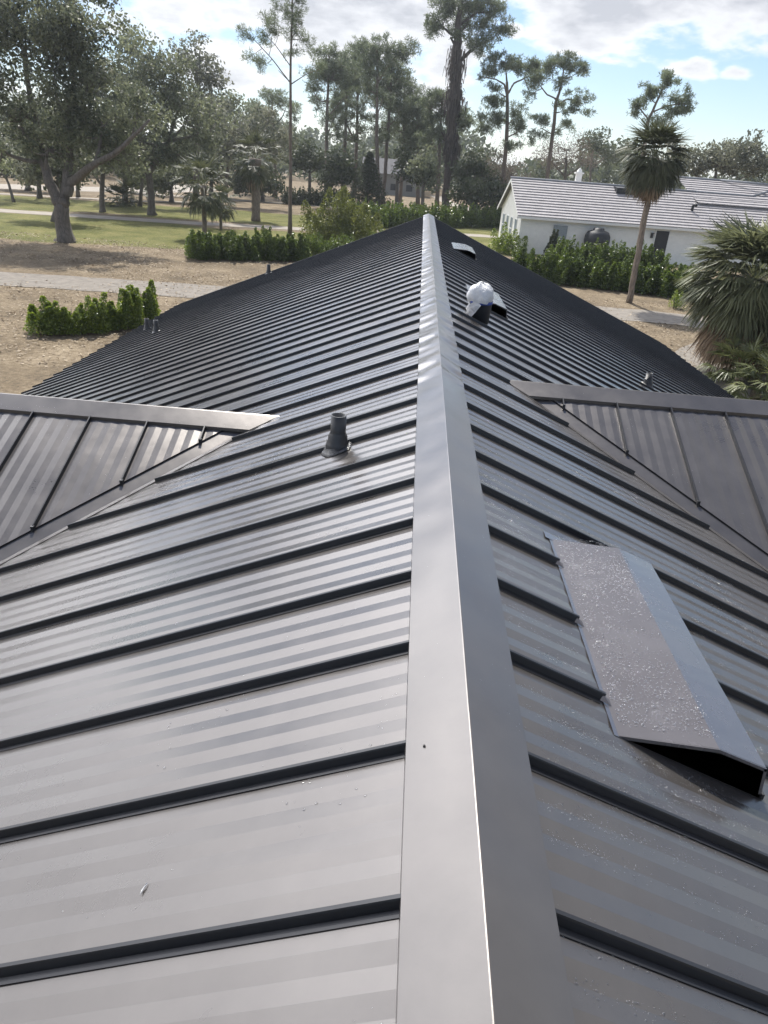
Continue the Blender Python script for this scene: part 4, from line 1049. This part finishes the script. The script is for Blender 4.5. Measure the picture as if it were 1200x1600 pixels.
for i, (px, py, tx, ty, sc, lab) in enumerate([(320, 372, 318, 290, 1.15, 'small palm with bright drooping fronds at the left end of the hedge'), (345, 358, 345, 318, .8, 'short young palm just right of the small palm by the hedge'),
        (400, 345, 399, 248, 1.35, 'thick-trunked palm beyond the path, left of the thin lone pine'), (206, 318, 206, 312, 1.2, 'dark palmetto clump under the oaks on the left'),
        (184, 322, 184, 316, 1.0, 'spiky palmetto at the left side of the dark clump under the oaks'), (735, 322, 735, 255, 1.1, 'dark palm behind the hedge right of the vine-covered trunk')]):
    c = G(px, py); t_ = W(tx, ty, c[1])
    fan_palm('small_palm' if i < 3 or i == 5 else 'palmetto', lab, None, c, t_, .16*sc if i != 2 else .45, 34, 1.25*sc, 1.15*sc, 14, 420+i, dead=8 if i == 2 else 0, wid=.06*sc, emin=-.75 if i < 3 else -.2, group_cat='palm', mat=F_SABAL)

# ---------------------------------------------------- white neighbouring house
A = G(807, 395); ang = math.radians(2.8); hu = np.array([math.cos(ang), math.sin(ang), 0]); hv = np.array([-math.sin(ang), math.cos(ang), 0]); A = np.array([A[0], A[1], 0])
WHT, DEP, LEN, RH = 3.35, 12.2, 34.0, 6.1
def H(u, v, z): return tuple(A+hu*u+hv*v+np.array([0, 0, z]))
nh = empty('neighbour_house', H(0, 0, 0), label='white single-storey house with a pale striped tile roof beyond the hedge', cat='house')
mb = MB(); mb.add([H(0, 0, 0), H(LEN, 0, 0), H(LEN, DEP, 0), H(0, DEP, 0), H(0, 0, WHT), H(LEN, 0, WHT), H(LEN, DEP, WHT), H(0, DEP, WHT), H(0, DEP/2, RH-.15)],
    [(0, 1, 5, 4), (1, 2, 6, 5), (2, 3, 7, 6), (3, 0, 4, 7), (4, 8, 7)]); mb.build('wall', M_WHITE, nh)
OV = .55; sl_ = (RH-WHT)/(DEP/2)
def tiles(u0, u1, v0, z0, v1, z1, n, name='roof', clip=None):
    mb = MB()
    for k in range(n):
        ta, tb_ = k/n, (k+1)/n; butt = .10
        a = (v0+(v1-v0)*ta, z0+(z1-z0)*ta); b = (v0+(v1-v0)*tb_, z0+(z1-z0)*tb_)
        ua, ub = u0, u1
        ca = clip(ta) if clip else (u0, u1); cb = clip(tb_) if clip else (u0, u1)
        mb.add([H(ca[0], a[0], a[1]+butt), H(ca[1], a[0], a[1]+butt), H(cb[1], b[0], b[1]+.012), H(cb[0], b[0], b[1]+.012), H(ca[0], a[0], a[1]), H(ca[1], a[0], a[1])], [(0, 1, 2, 3), (4, 5, 1, 0)])
    return mb.build(name, M_TILE, nh)
zE = WHT-sl_*OV+.05
rf = tiles(-.45, LEN+.5, -OV, zE, DEP/2, RH, 14)
tiles(-.45, LEN+.5, DEP+OV, zE, DEP/2, RH, 19)
# higher rear roof
RH2 = RH+.95
tiles(17.0, LEN, 3.6, RH-.9, 10.5, RH2+.2, 11, clip=lambda t: (17.0, LEN))
mb = MB(); mb.tube([H(17, 10.5, RH2+.26), H(21.5, 10.5, RH2+.26)], .13, 8); mb.tube([H(21.5, 10.5, RH2+.3), H(25.5, 7.2, RH+1.15)], .12, 8)
mb.tube([H(-.47, DEP/2, RH+.05), H(17.5, DEP/2, RH+.05)], .12, 8); mb.tube([H(17.5, DEP/2, RH+.05), H(23.2, DEP/2, RH+.02)], .12, 8); mb.tube([H(23.2, DEP/2, RH+.04), H(26.5, 8.2, RH+.9)], .12, 8)
mb.build('roof_ridge', M_TILEEDGE, nh)
mb = MB()
mb.obox(np.array(H(LEN/2, -OV+.02, zE-.10)), hu*(LEN/2+.5), hv*.03, (0, 0, .10)); mb.build('fascia', M_TRIM, nh)
mb = MB(); mb.add([H(-.42, -OV+.05, zE-.17), H(LEN, -OV+.05, zE-.17), H(LEN, 0, zE-.15), H(-.42, 0, zE-.15)], [(0, 1, 2, 3), (3, 2, 1, 0)]); mb.build('soffit', M_TRIM, nh)
mb = MB()
for (va, vb, za, zb) in ((-OV, DEP/2, zE, RH), (DEP+OV, DEP/2, zE, RH)):
    mb.prism([H(-.45, va, za+.0), H(-.45, vb, zb+.0), H(-.45, vb, zb-.28), H(-.45, va, za-.22)], [H(-.40, va, za+.0), H(-.40, vb, zb+.0), H(-.40, vb, zb-.28), H(-.40, va, za-.22)])
mb.build('barge_board', M_TRIM, nh)
M_PANE = simple('pale_glass', (.35, .40, .44), .15)
for v in (2.4, 4.9, 7.4, 9.9):                      # windows in the gable wall
    mb = MB(); mb.obox(np.array(H(-.02, v, 1.75)), hu*.03, hv*.62, (0, 0, 1.0)); gw = mb.build('window', M_TRIM, nh)
    mb = MB()
    for dv in (-.3, .3):
        for dz in (-.5, .5): mb.obox(np.array(H(-.055, v+dv, 1.75+dz)), hu*.006, hv*.26, (0, 0, .44))
    mb.build('pane', M_PANE, gw)
def on_wall(px, py):                               # photo pixel -> (u, z) on the long wall
    r = FW + (px-600)/FPX*RT - (py-800)/FPX*UP; t = ((A-CAM)@hv)/(r@hv); p = CAM+t*r; return (p-A)@hu, p[2]
u0, z1 = on_wall(1026, 360); u1, _ = on_wall(1046, 362)
mb = MB(); mb.obox(np.array(H((u0+u1)/2, -.03, z1/2)), hu*(u1-u0)/2, hv*.05, (0, 0, z1/2)); dr = mb.build('door', M_DARK, nh)
mb = MB(); mb.obox(np.array(H((u0+u1)/2, -.035, z1+.05)), hu*((u1-u0)/2+.1), hv*.05, (0, 0, .05)); mb.obox(np.array(H(u0-.05, -.035, z1/2)), hu*.05, hv*.05, (0, 0, z1/2)); mb.obox(np.array(H(u1+.05, -.035, z1/2)), hu*.05, hv*.05, (0, 0, z1/2)); mb.build('door_frame', M_TRIM, dr)
u, z = on_wall(874, 366)
mb = MB(); mb.obox(np.array(H(u, -.10, z)), hu*.62, hv*.09, (0, 0, .75)); mb.obox(np.array(H(u, -.20, z)), hu*.56, hv*.012, (0, 0, .68)); mb.build('meter_box', M_GREYBOX, nh)
u, z = on_wall(893, 373); mb = MB(); mb.obox(np.array(H(u, -.07, z)), hu*.16, hv*.06, (0, 0, .2)); mb.build('outlet_box', M_TRIM, nh)
u, z = on_wall(1018, 368); mb = MB(); mb.obox(np.array(H(u, -.10, z)), hu*.10, hv*.09, (0, 0, .2)); mb.obox(np.array(H(u, -.14, z+.22)), hu*.13, hv*.13, (0, 0, .03)); mb.build('wall_lamp', M_DARK, nh)
# roof fittings
def on_roof(px, py):
    nrm = np.cross(hu, hv*(DEP/2)+np.array([0, 0, RH-WHT])); nrm /= np.linalg.norm(nrm); o = np.array(H(0, 0, WHT+.05))
    r = FW + (px-600)/FPX*RT - (py-800)/FPX*UP; return CAM+r*((o-CAM)@nrm)/(r@nrm)
p = on_roof(979, 300); mb = MB(); mb.prism([tuple(p+hu*-1.1+hv*-.5+np.array([0, 0, -.2])), tuple(p+hu*-1.1+hv*-.5+np.array([0, 0, .32])), tuple(p+hu*-1.1+hv*.9+np.array([0, 0, .42]))],
    [tuple(p+hu*1.1+hv*-.5+np.array([0, 0, -.2])), tuple(p+hu*1.1+hv*-.5+np.array([0, 0, .32])), tuple(p+hu*1.1+hv*.9+np.array([0, 0, .42]))]); mb.build('roof_vent', M_DARK, nh)
p = on_roof(1081, 330); mb = MB(); mb.tube([p+(0, 0, -.1), p+(0, 0, .45), p+(.12, -.1, .6), p+(.25, -.25, .45)], .13, 8); mb.build('vent_pipe', M_DARK, nh)
p = on_roof(1016, 292); mb = MB(); mb.prism([tuple(p+hu*-.8+(0, 0, 0)), tuple(p+hu*.8+(0, 0, 0)), tuple(p+(0, 0, 1.5))], [tuple(p+hu*-.8+hv*3), tuple(p+hu*.8+hv*3), tuple(p+hv*3+(0, 0, 1.5))]); mb.build('dormer', M_WHITE, nh)
p = np.array(H(7.2, 11, 0)); ztop = 7.0
mb = MB(); mb.obox((p[0], p[1], ztop/2+1.6), (.28, 0, 0), (0, .28, 0), (0, 0, ztop/2-1.6)); mb.obox((p[0], p[1], ztop), (.42, 0, 0), (0, .42, 0), (0, 0, .07)); mb.lathe((p[0], p[1], ztop+.07), [(.3, 0), (.22, .2), (.0, .42)], 10); mb.build('chimney', M_WHITE, nh)
# covered grill against the wall
u, z = on_wall(929, 374); gc = np.array(H(u, -.8, 0))
gr = empty('covered_grill', tuple(gc), label='round black covered grill against the white wall behind the hedge', cat='grill')
mb = MB(); mb.lathe(gc, [(.75, .5), (1.05, .9), (1.15, 1.6), (1.12, 2.0), (.95, 2.35), (.5, 2.5), (.46, 2.66), (0, 2.7)], 22); mb.build('lid', M_BLACK, gr)
mb = MB()
for k in range(4): a = math.pi/4+k*math.pi/2; mb.tube([gc+(.6*math.cos(a), .6*math.sin(a), 0), gc+(.6*math.cos(a), .6*math.sin(a), .9)], .06, 6)
mb.build('leg', M_BLACK, gr)

# far pale house behind the pines
fh = W(612, 285, 175); r = empty('far_house', (fh[0], 175, 0), label='distant grey house half hidden behind the pine trunks', cat='house')
z0_ = W(612, 272, 175)[2]; z1_ = W(612, 248, 175)[2]
mb = MB(); mb.box((fh[0]-6, 175, 0), (fh[0]+7, 184, max(z0_, 2.6))); mb.build('wall', simple('grey_wall', (.20, .20, .19), .9), r)
mb = MB(); e = max(z0_, 2.6); mb.prism([(fh[0]-7, 174.2, e), (fh[0]-7, 184.8, e), (fh[0]-7, 179.5, z1_)], [(fh[0]+8, 174.2, e), (fh[0]+8, 184.8, e), (fh[0]+8, 179.5, z1_)]); mb.build('roof', simple('grey_shingle', (.11, .11, .115), .9), r)
mb = MB()
for k in (-3, 0.5, 4): mb.box((fh[0]+k-.7, 174.93, 1.0), (fh[0]+k+.7, 174.99, 2.3))
mb.build('window', M_DARK, r)
hz = MB(); hz.box((-1650, -320, -1.0), (1650, 3550, 45.0)); ho = hz.build('haze', None)
mh = bpy.data.materials.new('haze_air'); mh.use_nodes = True; hn = mh.node_tree; hn.nodes.remove(hn.nodes['Principled BSDF'])
pv = N(hn, 'ShaderNodeVolumePrincipled'); pv.inputs['Color'].default_value = (.86, .93, 1.0, 1); pv.inputs['Density'].default_value = HAZE; pv.inputs['Anisotropy'].default_value = .55
hn.links.new(pv.outputs[0], hn.nodes['Material Output'].inputs['Volume']); ho.data.materials.append(mh); tag(ho, kind='stuff')
ho['label'] = 'thin bright haze in the air'; ho['category'] = 'haze'
print('done objects', len(bpy.data.objects))
